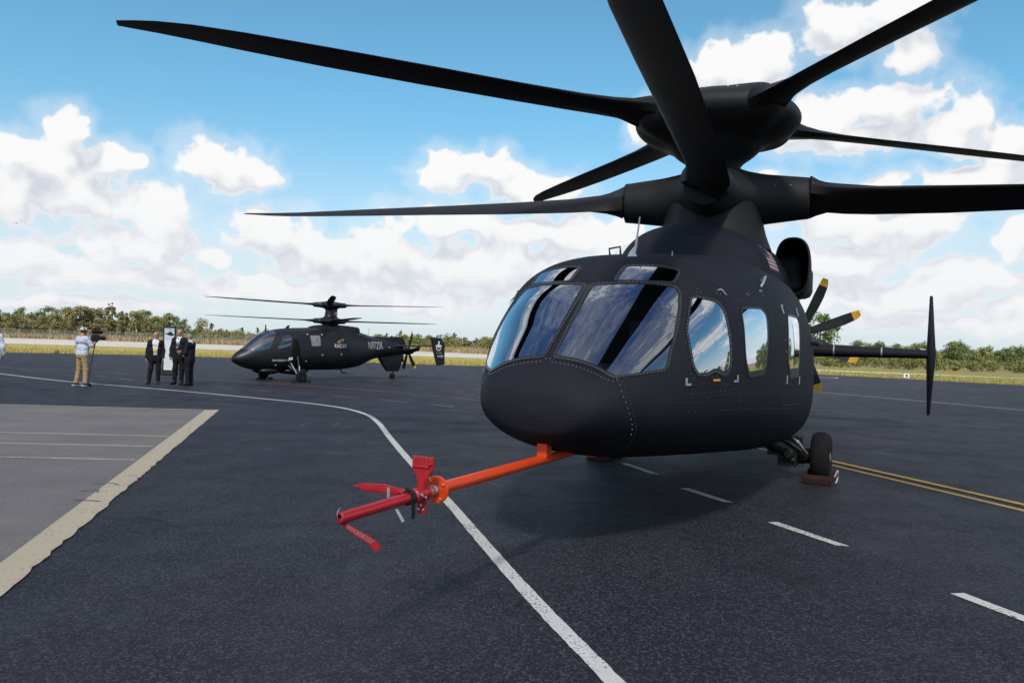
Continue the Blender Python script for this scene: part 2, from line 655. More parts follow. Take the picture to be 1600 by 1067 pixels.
M = {}
M['asphalt'] = asphalt()
M['concrete_pad'] = ground_mat('pad_asphalt', [(0.205, 0.190, 0.190), (0.255, 0.235, 0.225), (0.160, 0.150, 0.155)], 0.7, 30)
M['tan_strip'] = paint('tan_strip', (0.55, 0.46, 0.32), 0.5, (0.26, 0.22, 0.17))
M['white_line'] = paint('white_line', (0.74, 0.71, 0.66), 0.5)
M['yellow_line'] = paint('yellow_line', (0.62, 0.37, 0.07), 0.5)
M['pale_yellow_line'] = paint('pale_yellow_line', (0.58, 0.50, 0.31), 0.6, (0.12, 0.11, 0.11))
M['orange_line'] = paint('orange_line', (0.34, 0.17, 0.08), 0.75)
M['faint_line'] = paint('faint_line', (0.24, 0.22, 0.21), 0.85)
M['runway'] = ground_mat('runway_concrete', [(0.47, 0.44, 0.40), (0.56, 0.53, 0.49), (0.40, 0.37, 0.33)], 0.05, 1.5)
M['grass'] = ground_mat('dry_grass', [(0.38, 0.31, 0.095), (0.31, 0.285, 0.080), (0.42, 0.325, 0.120), (0.165, 0.175, 0.045)], 0.12, 3.0)
M['field'] = ground_mat('field', [(0.25, 0.19, 0.10), (0.30, 0.23, 0.12), (0.16, 0.14, 0.06)], 0.06, 0.8)
M['blade'] = leaf_mat('grass_blade', (0.40, 0.31, 0.11), (0.27, 0.25, 0.07))
M['dryblade'] = leaf_mat('dry_blade', (0.40, 0.31, 0.18), (0.28, 0.22, 0.12))
M['black_skin'] = material('matte_black_skin', (0.0190, 0.0188, 0.0255), 0.68, 0, 0.13, 0.18, 1.3, 0.12, 170)
M['hub_skin'] = material('matte_hub_skin', (0.0150, 0.0155, 0.0170), 0.60, 0, 0.28, 0.14, 2.4, 0.08, 140)
M['blade_skin'] = material('blade_skin', (0.0075, 0.0072, 0.009), 0.56, 0, 0.3, 0.12, 1.2)
M['raider_skin'] = material('raider_skin', (0.0095, 0.010, 0.013), 0.40, 0, 0.42, 0.12, 1.6)
M['dark'] = material('cavity_shade', (0.004, 0.004, 0.005), 0.8, 0, 0.2)  # near-black: the shade inside gaps and openings is put into the colour
M['frame'] = material('window_frame', (0.012, 0.013, 0.016), 0.45, 0, 0.45)
M['rivet'] = material('rivet_metal', (0.36, 0.36, 0.37), 0.4, 0.3, 0.5)
M['fastener'] = material('painted_fastener', (0.055, 0.056, 0.062), 0.5)
M['seam'] = material('panel_seam', (0.006, 0.006, 0.008), 0.7)
M['glass'] = glass_material('tinted_glass', (0.005, 0.008, 0.018), (0.17, 0.92), True)
M['door_glass'] = glass_material('door_glass', (0.006, 0.010, 0.02), (0.45, 0.92), True)
M['side_glass'] = glass_material('side_glass', (0.006, 0.010, 0.02), (0.62, 0.92))
M['raider_glass'] = glass_material('raider_glass', (0.005, 0.008, 0.014), (0.10, 0.6))
M['yellow'] = material('blade_tip_yellow', (0.62, 0.33, 0.015), 0.5)
M['orange'] = material('boom_orange', (0.82, 0.068, 0.012), 0.36, 0, 0.5, 0.07, 5)
M['red'] = material('cover_red', (0.44, 0.012, 0.020), 0.42, 0, 0.5, 0.14, 9, 0.12, 40)
M['pink_red'] = material('tube_red', (0.46, 0.012, 0.020), 0.34, 0, 0.5, 0.1, 8)
M['ribbon'] = material('ribbon_red', (0.34, 0.008, 0.014), 0.7, 0, 0.3, 0.15, 12, 0.2, 60)
M['white_print'] = material('white_print', (0.75, 0.75, 0.74), 0.6, 0, 0.4, 0.05)
M['grey_print'] = material('grey_print', (0.42, 0.43, 0.45), 0.6)
M['flag_red'] = material('flag_red', (0.24, 0.03, 0.035), 0.6)
M['flag_blue'] = material('flag_blue', (0.03, 0.04, 0.16), 0.6)
M['gold'] = material('emblem_gold', (0.60, 0.28, 0.06), 0.5)
M['steel'] = material('bare_steel', (0.55, 0.55, 0.55), 0.28, 0.9)
M['grey_metal'] = material('grey_metal', (0.34, 0.36, 0.38), 0.45, 0.2)
M['cabin_dark'] = material('cabin_dark', (0.030, 0.031, 0.034), 0.8)
M['cabin_grey'] = material('cabin_grey', (0.085, 0.088, 0.095), 0.8)
M['dim_print'] = material('dim_print', (0.26, 0.22, 0.22), 0.7)
M['dark_metal'] = material('dark_gear_metal', (0.016, 0.016, 0.017), 0.45, 0.3, 0.5, 0.3, 9, 0.2, 60)
M['tyre'] = material('tyre_rubber', (0.012, 0.011, 0.012), 0.85, 0, 0.2, 0.2, 8, 0.1, 90)
M['rim'] = material('wheel_rim', (0.15, 0.15, 0.15), 0.45, 0.4)
M['chock'] = material('chock_red_wood', (0.030, 0.010, 0.010), 0.75, 0, 0.3, 0.35, 14, 0.2, 60)
M['rope'] = material('rope', (0.55, 0.53, 0.48), 0.9)
M['strap'] = material('black_strap', (0.01, 0.01, 0.012), 0.6)
M['tape'] = material('grey_tape', (0.45, 0.47, 0.48), 0.4)
M['bark'] = material('bark', (0.13, 0.105, 0.08), 0.9, 0, 0.2, 0.3, 6, 0.5, 20)
M['leaf_olive'] = leaf_mat('leaf_olive', (0.150, 0.138, 0.050), (0.300, 0.262, 0.125))
M['leaf_green'] = leaf_mat('leaf_green', (0.075, 0.115, 0.032), (0.165, 0.205, 0.070))
M['leaf_bush'] = leaf_mat('leaf_bush', (0.120, 0.142, 0.036), (0.230, 0.235, 0.080))
M['leaf_dark'] = leaf_mat('leaf_dark', (0.030, 0.052, 0.018), (0.060, 0.085, 0.030))
M['fence'] = material('galvanised', (0.30, 0.30, 0.29), 0.6, 0.2)
M['mast_red'] = material('mast_red', (0.45, 0.09, 0.04), 0.6)
M['skin'] = material('skin', (0.50, 0.26, 0.18), 0.55, 0, 0.4, 0.08, 20)
M['hair_grey'] = material('hair_grey', (0.22, 0.19, 0.17), 0.8, 0, 0.2, 0.3, 60)
M['hair_dark'] = material('hair_dark', (0.05, 0.035, 0.025), 0.8, 0, 0.2, 0.3, 60)
M['suit'] = material('black_suit', (0.010, 0.010, 0.012), 0.8, 0, 0.25, 0.25, 12, 0.3, 25)
M['navy_suit'] = material('navy_suit', (0.011, 0.012, 0.018), 0.8, 0, 0.25, 0.25, 12, 0.3, 25)
M['white_shirt'] = material('white_shirt', (0.72, 0.72, 0.74), 0.8, 0, 0.2, 0.05, 14, 0.3, 22)
M['polo'] = material('pale_blue_polo', (0.55, 0.58, 0.70), 0.85, 0, 0.2, 0.10, 14, 0.6, 16)
M['khaki'] = material('khaki', (0.40, 0.27, 0.145), 0.85, 0, 0.2, 0.14, 10, 0.6, 16)
M['shoe'] = material('black_shoe', (0.010, 0.009, 0.009), 0.4)
M['sole'] = material('white_sole', (0.6, 0.58, 0.55), 0.8)
M['tie_yellow'] = material('tie_yellow', (0.62, 0.44, 0.12), 0.5)
M['tie_dark'] = material('tie_dark', (0.03, 0.035, 0.05), 0.5, 0, 0.5, 0.1, 3, col2=(0.28, 0.25, 0.2), thr=(0.58, 60))
M['plastic'] = material('black_plastic', (0.014, 0.014, 0.015), 0.5)
M['fur'] = material('mic_fur', (0.025, 0.016, 0.013), 0.95, 0, 0.1, 0.4, 80, 0.8, 200)
M['cap'] = material('cap_pale', (0.62, 0.58, 0.50), 0.85)
M['poster_sky'] = material('poster_sky', (0.52, 0.60, 0.68), 0.5, 0, 0.4, 0.12, 2.0)
M['poster_white'] = material('poster_white', (0.66, 0.68, 0.70), 0.5)
M['eye'] = material('eye_dark', (0.02, 0.015, 0.012), 0.2)
M['lip'] = material('lip', (0.32, 0.13, 0.10), 0.5)

def rubber_mark():
    m = bpy.data.materials.new('rubber_mark')
    m.use_nodes = True
    t = NT(m.node_tree)
    b = t.nt.nodes['Principled BSDF']
    b.inputs['Base Color'].default_value = (0.010, 0.010, 0.012, 1)
    b.inputs['Roughness'].default_value = 0.7
    co = t.n('ShaderNodeTexCoord').outputs['Object']
    mx = t.n('ShaderNodeMixShader')
    t.put(mx.inputs[0], t.math('MULTIPLY', t.remap(t.noise(co, 1.2, 6, 0.7), 0.42, 0.70), t.remap(t.noise(co, 60, 2, 0.6), 0.35, 0.6, 0.3, 0.8)))
    t.nt.links.new(t.n('ShaderNodeBsdfTransparent').outputs[0], mx.inputs[1])
    t.nt.links.new(b.outputs[0], mx.inputs[2])
    t.nt.links.new(mx.outputs[0], t.nt.nodes['Material Output'].inputs[0])
    return m


M['rubber'] = rubber_mark()
M['cabin_blind'] = material('cabin_blind', (0.20, 0.21, 0.23), 0.35, 0, 0.5, 0.3, 5)


# the passing cloud that shades the apron (it hangs between the sun and the place, behind the camera)
def passing_cloud():
    m = bpy.data.materials.new('cloud_vapour')
    m.use_nodes = True
    t = NT(m.node_tree)
    t.nt.nodes.clear()
    out = t.n('ShaderNodeOutputMaterial')
    co = t.n('ShaderNodeTexCoord').outputs['Object']
    r = t.vec('LENGTH', t.vec('MULTIPLY', co, (1 / CLOUD_R[0], 1 / CLOUD_R[1], 0)), out=1)
    r = t.math('ADD', r, t.math('MULTIPLY', t.math('SUBTRACT', t.noise(co, 0.03, 2, 0.5), 0.5), 0.5))
    tr = t.remap(r, 0.42, 1.0, 0.67, 1.0, True)
    df = t.n('ShaderNodeBsdfDiffuse')
    df.inputs[0].default_value = (0.9, 0.9, 0.9, 1)
    tl = t.n('ShaderNodeBsdfTranslucent')
    tl.inputs[0].default_value = (0.9, 0.9, 0.9, 1)
    a = t.n('ShaderNodeMixShader', i_0=0.5)
    t.nt.links.new(df.outputs[0], a.inputs[1])
    t.nt.links.new(tl.outputs[0], a.inputs[2])
    b = t.n('ShaderNodeMixShader', i_0=tr)
    t.nt.links.new(a.outputs[0], b.inputs[1])
    t.nt.links.new(t.n('ShaderNodeBsdfTransparent').outputs[0], b.inputs[2])
    t.nt.links.new(b.outputs[0], out.inputs[0])
    c = Vector((0, 1, 0)) + _sd * (260 / _sd.z)
    V, F = [], []
    nu, nv = 48, 17
    for j in range(nv):
        th = -math.pi / 2 + math.pi * j / (nv - 1)
        for i in range(nu):
            ph = 2 * math.pi * i / nu
            x, y, z = math.cos(th) * math.cos(ph), math.cos(th) * math.sin(ph), math.sin(th)
            k = 1 + .06 * math.sin(5 * ph + 2 * th) + .05 * math.sin(9 * ph + 1.3)
            V.append((x * CLOUD_R[0] * k, y * CLOUD_R[1] * k, z * (14 if z > 0 else 6) * (1 + .2 * math.sin(7 * ph) * math.cos(th))))
    for j in range(nv - 1):
        for i in range(nu):
            F.append((j * nu + i, j * nu + (i + 1) % nu, (j + 1) * nu + (i + 1) % nu, (j + 1) * nu + i))
    o = link('cloud', mesh('cloud', V, F), m, None, loc=c, smooth=True)
    o['kind'] = 'structure'


CLOUD_R = (95.0, 44.0)
passing_cloud()

# PARTS BELOW
# ------------------------------------------------------------------ ground, tarmac, markings
def sheet(name, poly, z, mat, parent=None, kind=None):
    me = mesh(name, [(x, y, z) for x, y in poly], [tuple(range(len(poly)))])
    bm = bmesh.new()
    bm.from_mesh(me)
    for f in bm.faces:
        if f.normal.z < 0:
            f.normal_flip()
    bmesh.ops.triangulate(bm, faces=bm.faces)
    bm.to_mesh(me)
    bm.free()
    o = link(name, me, mat, parent)
    if kind:
        o['kind'] = kind
    return o


def stripe(name, pts, w, z, mat, parent, jag=0.0, w2=None):
    """painted strip along a polyline"""
    P = [Vector((x, y)) for x, y in pts]
    V, F = [], []
    for i, p in enumerate(P):
        d = (P[min(i + 1, len(P) - 1)] - P[max(i - 1, 0)]).normalized()
        n = Vector((-d.y, d.x))
        a = w / 2 + random.uniform(-jag, jag)
        b = w / 2 + random.uniform(-jag, jag)
        V += [(*(p + n * a), z), (*(p - n * b), z)]
    for i in range(len(P) - 1):
        F.append((2 * i, 2 * i + 1, 2 * i + 3, 2 * i + 2))
    me = mesh(name, V, F)
    bm = bmesh.new()
    bm.from_mesh(me)
    for f in bm.faces:
        if f.normal.z < 0:
            f.normal_flip()
    bm.to_mesh(me)
    bm.free()
    return link(name, me, mat, parent)


def resample(pts, step, smooth=True):
    P = np.array(pts, float)
    s = np.concatenate([[0], np.cumsum(np.hypot(*np.diff(P, axis=0).T))])
    n = max(2, int(s[-1] / step))
    q = np.linspace(0, s[-1], n)
    if smooth and len(P) > 2:
        return list(zip(pchip(q, s, P[:, 0]), pchip(q, s, P[:, 1])))
    return list(zip(np.interp(q, s, P[:, 0]), np.interp(q, s, P[:, 1])))


sheet('ground', [(-3000, -3000), (3000, -3000), (3000, 5000), (-3000, 5000)], -0.10, M['field'], kind='structure')
edge = [(-250, 50), (-60, 51), (-35, 51.5), (-29, 54.5), (-23.7, 55), (-4.4, 52.3), (10, 54.5), (23.3, 56.6), (26.8, 53.3), (32.2, 46.4), (40, 38), (60, 27), (140, 12)]
edge_r = [(x, y + random.uniform(-.14, .14)) for x, y in resample(edge, 0.8, False)]
tarmac = sheet('tarmac', edge_r + [(140, -90), (-250, -90)], 0.0, M['asphalt'], kind='structure')
grass = sheet('grass_strip', [(-300, 44), (-60, 45), (26, 45), (31, 42), (39, 36), (60, 23), (160, 5), (170, 70), (60, 82), (24, 92), (-8, 100), (-70, 110), (-300, 130)], -0.030, M['grass'], kind='structure')
runway = sheet('runway', [(-300, 84), (-54.8, 82), (-38.8, 82.5), (-7, 80), (28.3, 67.5), (44, 62), (44, 63.5), (31, 72), (-10, 112), (-71, 128), (-300, 140)], -0.015, M['runway'], kind='structure')

# curved white edge line
curve = [(-23.5, 30.6), (-18.9, 27.37), (-14.77, 24.46), (-10.6, 22.25), (-6.93, 20.1), (-4.96, 18.82), (-3.87, 17.72), (-3.18, 16.5), (-2.75, 15.3), (-2.06, 12.79), (-1.42, 10.52), (-0.55, 7.57), (-0.27, 6.56), (0.25, 4.74), (0.57, 3.74), (0.98, 2.3), (1.3, 1.0)]
stripe('painted_line', resample(curve, 0.07), 0.105, 0.004, M['white_line'], tarmac, 0.004)
for a, b in [((1.36, 11.5), (1.46, 11.25)), ((1.63, 10.74), (1.92, 9.9)), ((2.09, 8.97), (2.4, 8.22)), ((2.58, 7.33), (2.91, 6.51)), ((3.19, 5.3), (3.52, 4.25)), ((3.75, 3.2), (4.05, 2.3))]:
    a, b = Vector(a), Vector(b)
    d = (b - a).normalized()
    w = 0.105 / max(0.3, abs(d.y))
    P = [(a.x, a.y), (a.x + w, a.y + 0.02), (b.x + w, b.y), (b.x, b.y + 0.02)]
    sheet('painted_dash', P, 0.004, M['white_line'], tarmac)
dl = [(-20.39, 30.79), (-19.45, 30.11), (-18.88, 29.87), (-17.96, 29.26), (-15.68, 27.92), (-14.9, 27.37), (-14.22, 26.8), (-13.23, 26.0), (-9.59, 23.84), (-8.8, 23.39), (-8.18, 23.19), (-7.34, 22.65), (-6.69, 22.5), (-5.87, 22.01), (-5.17, 21.63), (-4.36, 21.08), (-3.65, 20.76), (-2.81, 20.06), (-2.15, 19.68), (-1.46, 19.13)]
for i in range(0, len(dl), 2):
    stripe('painted_dash', [dl[i], dl[i + 1]], 0.11, 0.004, M['faint_line'], tarmac)
stripe('painted_line', resample([(-26, 33.5), (-18, 30.8), (-11.89, 28.05), (-6.11, 25.2), (-1.48, 22.12), (1.4, 19.2), (3.2, 16.2), (4.58, 12.93), (5.05, 11.61), (5.99, 8.57), (7.0, 5.0), (7.9, 1.5)], 0.25), 0.10, 0.004, M['orange_line'], tarmac, 0.004).name = 'painted_line'
stripe('painted_line', resample([(4.0, 14.25), (4.58, 12.93), (5.06, 11.55), (5.99, 8.57), (7.0, 5.2), (7.9, 2.0)], 0.2), 0.11, 0.008, M['yellow_line'], tarmac, 0.003)
stripe('painted_line', resample([(3.75, 14.15), (4.35, 12.8), (4.83, 11.35), (5.74, 8.35), (6.72, 5.0), (7.6, 1.8)], 0.2), 0.10, 0.004, M['yellow_line'], tarmac, 0.003)
stripe('painted_line', resample([(6, 40), (13.08, 31.3), (16.79, 24.17), (20, 17)], 0.4), 0.12, 0.004, M['pale_yellow_line'], tarmac)
stripe('painted_line', [(9, 45), (17.16, 41.2), (26.06, 37.0)], 0.12, 0.004, M['faint_line'], tarmac)
stripe('painted_line', [(22, 43), (27.5, 38.8), (30, 40)], 0.12, 0.004, M['faint_line'], tarmac)
ring = [(21.1 + 0.95 * math.cos(k * math.pi / 20), 50.2 + 0.95 * math.sin(k * math.pi / 20)) for k in range(41)]
stripe('painted_ring', ring, 0.16, 0.004, M['white_line'], tarmac)
# pale chalky scrapes
for pts, w in [([(-4.62, 14.0), (-4.5, 14.6), (-4.34, 15.2)], 0.02), ([(-3.98, 14.1), (-4.0, 14.6), (-3.9, 14.9)], 0.02), ([(-3.55, 15.05), (-3.15, 15.0)], 0.02), ([(-3.5, 14.9), (-3.38, 14.6), (-3.4, 14.2)], 0.025),
               ([(-2.7, 10.9), (-2.35, 10.92)], 0.03), ([(-.3, 9.1), (.05, 8.6), (.35, 8.2)], 0.012), ([(6.6, 13.2), (6.85, 13.15)], 0.06), ([(4.35, 7.1), (4.5, 6.95)], 0.02)]:
    stripe('scrape_mark', resample(pts, 0.05), w, 0.004, M['faint_line'], tarmac, w * .3)

# faint rubber marks left by turning wheels
for pts, w in [([(-12, 26.2), (-4, 23.6), (4, 19.8), (14, 17.5), (26, 18)], .2), ([(-16, 22), (-8, 18.9), (-1, 17.6), (6, 18.6), (18, 24)], .22)]:
    stripe('tyre_mark', resample(pts, 0.3), w, 0.0025, M['rubber'], tarmac, .012)

# parking pad at the left with its tan edging and thin lines
pad = sheet('parking_pad', [(-6.76, 16.42), (-11.31, 16.28), (-40, 15.4), (-40, -8), (-0.1, -8), (-3.6, 5.27)], 0.004, M['concrete_pad'], kind='structure')
edge_o = resample([(-6.52, 16.60), (-3.19, 4.68), (0.4, -8)], 0.10, False)
V = [(x + random.uniform(-.018, .018), y) for x, y in edge_o]
inn = [(-0.05, -8), (-3.62, 5.27), (-6.78, 16.45)]
sheet('edging_strip', V + inn, 0.010, M['tan_strip'], pad)
stripe('painted_line', [(-40, 15.48), (-11.31, 16.36), (-6.7, 16.50)], 0.10, 0.008, M['pale_yellow_line'], pad)
for a, b in [((-30, 11.0), (-5.6, 12.13)), ((-30, 9.9), (-5.28, 11.0)), ((-30, 8.8), (-4.94, 9.8))]:
    stripe('painted_line', resample([a, b], 0.3, False), 0.075, 0.008, M['pale_yellow_line'], pad, 0.003)
for (x, y, a) in [(-4.6, 8.2, .3), (-4.35, 7.4, -.4), (-4.5, 7.8, .9)]:
    stripe('scrape_mark', [(x, y), (x + .22 * math.cos(a), y + .1 * math.sin(a)), (x + .34 * math.cos(a), y - .06)], 0.025, 0.014, M['concrete_pad'], pad)


# ------------------------------------------------------------------ grass blades
def blades(name, n, region, hgt, wid, mat, z0=-0.03):
    pts = region(n)
    a = RNG.uniform(0, math.pi, n)
    h = RNG.uniform(hgt[0], hgt[1], n)
    w = RNG.uniform(wid[0], wid[1], n)
    lean = RNG.normal(0, 0.35, (n, 2)) * h[:, None]
    dx, dy = np.cos(a) * w / 2, np.sin(a) * w / 2
    V = np.empty((n * 3, 3))
    V[0::3] = np.stack([pts[:, 0] - dx, pts[:, 1] - dy, np.full(n, z0)], 1)
    V[1::3] = np.stack([pts[:, 0] + dx, pts[:, 1] + dy, np.full(n, z0)], 1)
    V[2::3] = np.stack([pts[:, 0] + lean[:, 0], pts[:, 1] + lean[:, 1], z0 + h], 1)
    me = fast_mesh(name, V, np.arange(n * 3).reshape(-1, 3))
    o = link(name, me, mat)
    o['kind'] = 'stuff'
    return o


EX, EY = np.array(edge)[:, 0], np.array(edge)[:, 1]


def reg_strip(n):
    x = RNG.uniform(-60, 46, n)
    y0 = np.interp(x, EX, EY)
    y = y0 + 0.05 + RNG.power(0.6, n) * 0 + RNG.exponential(6, n)
    return np.stack([x, np.minimum(y, y0 + 26)], 1)


tag(blades('grass', 30000, reg_strip, (0.06, 0.22), (0.03, 0.09), M['blade']), 'short yellow green grass between the tarmac and the runway', 'grass')


def reg_dry(n):
    x = RNG.uniform(-175, 22, n)
    y0 = np.interp(x, [-300, -71, -10, 35.5, 60], [142, 130, 114, 82, 74])
    return np.stack([x, y0 + RNG.uniform(0, 32, n)], 1)


tag(blades('tall_grass', 26000, reg_dry, (0.4, 1.1), (0.10, 0.35), M['dryblade'], -0.1), 'tall dry straw coloured grass beyond the pale runway', 'grass')


# ------------------------------------------------------------------ trees and shrubs
def leaf_cloud(name, clumps, per, size, mat, flat=0.8):
    """crown: leaf-sized quads gathered in clumps; clumps = (x, y, z, radius)"""
    V = []
    for (cx, cy, cz, cr) in clumps:
        d = RNG.normal(size=(per, 3))
        d /= np.linalg.norm(d, axis=1)[:, None]
        rr = cr * RNG.uniform(0.45, 1.08, per)[:, None]
        c = d * rr * np.array([1, 1, flat]) + (cx, cy, cz)
        nrm = d + RNG.normal(0, 0.55, (per, 3))
        nrm /= np.linalg.norm(nrm, axis=1)[:, None]
        t = np.cross(nrm, RNG.normal(size=(per, 3)))
        t /= np.linalg.norm(t, axis=1)[:, None]
        b = np.cross(nrm, t)
        s = RNG.uniform(0.6, 1.3, per)[:, None] * size
        V.append(np.stack([c - t * s * .5, c - b * s * .35, c + t * s * .5, c + b * s * .35], 1))
    V = np.concatenate(V).reshape(-1, 3)
    me = fast_mesh(name, V, np.arange(len(V)).reshape(-1, 4))
    me.materials.append(mat)
    return me


def trunk_mesh(name, h, r, tops):
    mb = MB()
    mb.tube([(0, 0, -0.15), (r * .3, 0, h * .3), (-r * .4, r * .3, h * .62), (0, 0, h * .92)], [r, r * .8, r * .55, r * .18], 7)
    for (x, y, z) in tops:
        z0 = h * random.uniform(.3, .6)
        mb.tube([(0, 0, z0), (x * .5, y * .5, (z0 + z) / 2 + .1), (x, y, z)], [r * .45, r * .3, r * .08], 5)
    me = mb.mesh(name)
    me.materials.append(M['bark'])
    return me


def tree_kind(h, w, mat, style):
    cl = []
    n = 34
    for i in range(n):
        t = random.random()
        a = random.uniform(0, 2 * math.pi)
        if style == 'broad':
            z = h * (.10 + .80 * t)
            rad = w * .5 * math.sqrt(max(0.05, 1 - (2 * (z / h - .45)) ** 2)) * random.uniform(.35, 1)
            cr = w * random.uniform(.14, .25)
        elif style == 'cone':
            z = h * (.08 + .88 * t * t ** .15)
            rad = w * .5 * max(.06, 1.02 - z / h) * random.uniform(.4, 1)
            cr = w * random.uniform(.09, .17) * (1.3 - .95 * t)
        elif style == 'pine':
            z = h * (.62 + .38 * t)
            rad = w * .5 * random.uniform(.15, 1) * math.sin(math.pi * min(.97, .12 + .8 * t))
            cr = w * random.uniform(.10, .17)
        else:
            z = h * (.12 + .74 * t)
            rad = w * .5 * random.uniform(.2, 1) * math.sqrt(max(.1, 1 - (z / h) ** 2))
            cr = w * random.uniform(.10, .2)
        cl.append((rad * math.cos(a), rad * math.sin(a), z, cr))
    crown = leaf_cloud('crown', cl, 62, max(.16, min(.36, w * .075)), mat, .8)
    tops = [(c[0] * .8, c[1] * .8, c[2]) for c in random.sample(cl, 7)]
    tr = trunk_mesh('trunk', h, max(.05, h * .022), tops)
    return crown, tr


def bush_kind(h, w, mat):
    cl = []
    for i in range(16):
        a = random.uniform(0, 2 * math.pi)
        rad = w * .5 * random.uniform(0, .85)
        z = h * random.uniform(.15, .78) * (1 - .35 * rad / (w * .5))
        cl.append((rad * math.cos(a), rad * math.sin(a), z, h * random.uniform(.16, .26)))
    crown = leaf_cloud('foliage', cl, 60, .19, mat, .85)
    mb = MB()
    for i in range(5):
        c = cl[i]
        mb.tube([(0, 0, -.1), (c[0] * .5, c[1] * .5, c[2] * .6), (c[0], c[1], c[2])], [.04, .03, .01], 5)
    st = mb.mesh('stem')
    st.materials.append(M['bark'])
    return crown, st


KIND = {
    'olive': [tree_kind(6.6 + .5 * i, 5.0 - .2 * i, M['leaf_olive'], s) for i, s in enumerate(('broad', 'cone', 'broad', 'cone'))],
    'green': [tree_kind(6.2 + .6 * i, 4.6, M['leaf_green'], 'broad') for i in range(3)],
    'pine': [tree_kind(6.0 + .8 * i, 2.6, M['leaf_dark'], 'pine') for i in range(3)],
    'round': [tree_kind(4.6 + .5 * i, 4.4, M['leaf_bush'] if i == 1 else M['leaf_green'], 'broad') for i in range(3)],
    'bush': [bush_kind(2.0 + .25 * i, 3.0, M['leaf_bush']) for i in range(4)],
    'scrub': [bush_kind(1.7 + .3 * i, 3.4, M['leaf_olive']) for i in range(3)],
}


def plant(name, kind, x, y, s, label, cat, group=None, z=-0.1):
    cr, tr = random.choice(KIND[kind])
    o = empty(name, (x, y, z), random.uniform(0, 6.28))
    k = s * random.uniform(.9, 1.1)
    o.scale = (k * random.uniform(.9, 1.12), k * random.uniform(.9, 1.12), k)
    bush = kind in ('bush', 'scrub')
    link('foliage' if bush else 'crown', cr, None, o)
    link('stem' if bush else 'trunk', tr, None, o)
    tag(o, label, cat, group)
    return o


def at_px(px, depth):
    """ground point under an image column at a given distance, used to spread the vegetation"""
    return (px - 800) / 1155.6 * depth


# where along the picture a plant stands, in words
def left_place(px):
    for lim, w_ in ((40, 'near the left picture edge'), (105, 'just left of the cameraman'), (165, 'directly behind the cameraman'), (228, 'between the cameraman and the suited men'), (999, 'behind the suited men')):
        if px < lim:
            return w_


def right_place(px):
    for lim, w_ in ((1345, 'next to the large helicopter fuselage'), (1425, 'above the middle of the large stabiliser'), (1480, 'behind the large tail fin'), (1550, 'right of the large tail fin'), (9999, 'at the right picture edge')):
        if px < lim:
            return w_


def tail_place(px):
    for lim, w_ in ((625, 'left of the far propeller'), (680, 'between the far propeller and tail fin'), (9999, 'right of the far tail fin')):
        if px < lim:
            return w_


# dense row at the left: olive brown trees in front, greener tops behind
for px in range(-40, 262, 12):
    d = random.uniform(158, 168)
    s = .76 + .24 * math.exp(-((px - 150) / 60.0) ** 2) + random.uniform(-.10, .12)
    w_ = left_place(px)
    plant('olive_tree', 'olive', at_px(px + random.uniform(-5, 5), d), d, s, 'brown green tree in the front row, ' + w_, 'tree', 'brown green trees ' + w_)
for px in range(-40, 300, 17):
    d = random.uniform(178, 196)
    s = (1.1 if px < 60 or px > 190 else 1.06) + random.uniform(-.12, .1)
    w_ = left_place(px)
    plant('green_tree', 'green', at_px(px + random.uniform(-6, 6), d), d, s * .88, 'green topped tree at the row\'s back, ' + w_, 'tree', 'green trees ' + w_)
plant('conical_tree', 'olive', at_px(315, 165), 165, .74, 'lone pointed olive tree right of the three men in suits', 'tree')
plant('leafy_bush', 'bush', at_px(303, 158), 158, 1.35, 'bright green low bush right of the three men in suits', 'bush')
for px in list(range(325, 440, 9)):
    d = random.uniform(152, 172)
    w_ = 'in front of the far helicopter nose' if px < 372 else 'above the far helicopter windscreen'
    plant('scrub_bush', random.choice(['scrub', 'scrub', 'bush']), at_px(px, d), d, random.uniform(1.1, 1.6), 'low olive scrub bush beyond the fence, ' + w_, 'bush', 'scrub ' + w_)
for px in range(330, 440, 24):
    d = random.uniform(230, 270)
    plant('small_pine', 'pine', at_px(px, d), d, random.uniform(.5, .7), 'small distant pine above the scrub near the far helicopter nose', 'tree', 'distant pines left of the far helicopter')
for px in list(range(562, 790, 9)):
    d = random.uniform(128, 165)
    w_ = tail_place(px)
    plant('scrub_bush', random.choice(['scrub', 'scrub', 'bush']), at_px(px, d), d, random.uniform(.95, 1.6), 'low dry scrub bush on the skyline ' + w_, 'bush', 'scrub ' + w_)
for px in list(range(575, 790, 15)):
    d = random.uniform(230, 330)
    w_ = tail_place(px)
    plant('small_pine', random.choice(['pine', 'round']), at_px(px + random.uniform(-6, 6), d), d, random.uniform(.55, .85), 'thin distant tree on the skyline ' + w_, 'tree', 'distant trees ' + w_)
for px in list(range(1268, 1640, 10)):
    d = random.uniform(86, 112)
    w_ = right_place(px)
    plant('leafy_bush', random.choice(['bush', 'bush', 'bush', 'scrub']), at_px(px + random.uniform(-5, 5), d), d, random.uniform(.65, 1.05), 'leafy green bush at the front of the thicket, ' + w_, 'bush', 'thicket bushes ' + w_)
for px in list(range(1275, 1650, 15)):
    d = random.uniform(140, 175)
    w_ = right_place(px)
    plant('round_tree', 'round', at_px(px + random.uniform(-6, 6), d), d, random.uniform(.60, .86), 'round crowned green tree above the thicket, ' + w_, 'tree', 'round trees ' + w_)
plant('tall_tree', 'green', at_px(1281, 150), 150, 1.28, 'taller green tree half hidden behind the large helicopter fuselage', 'tree')
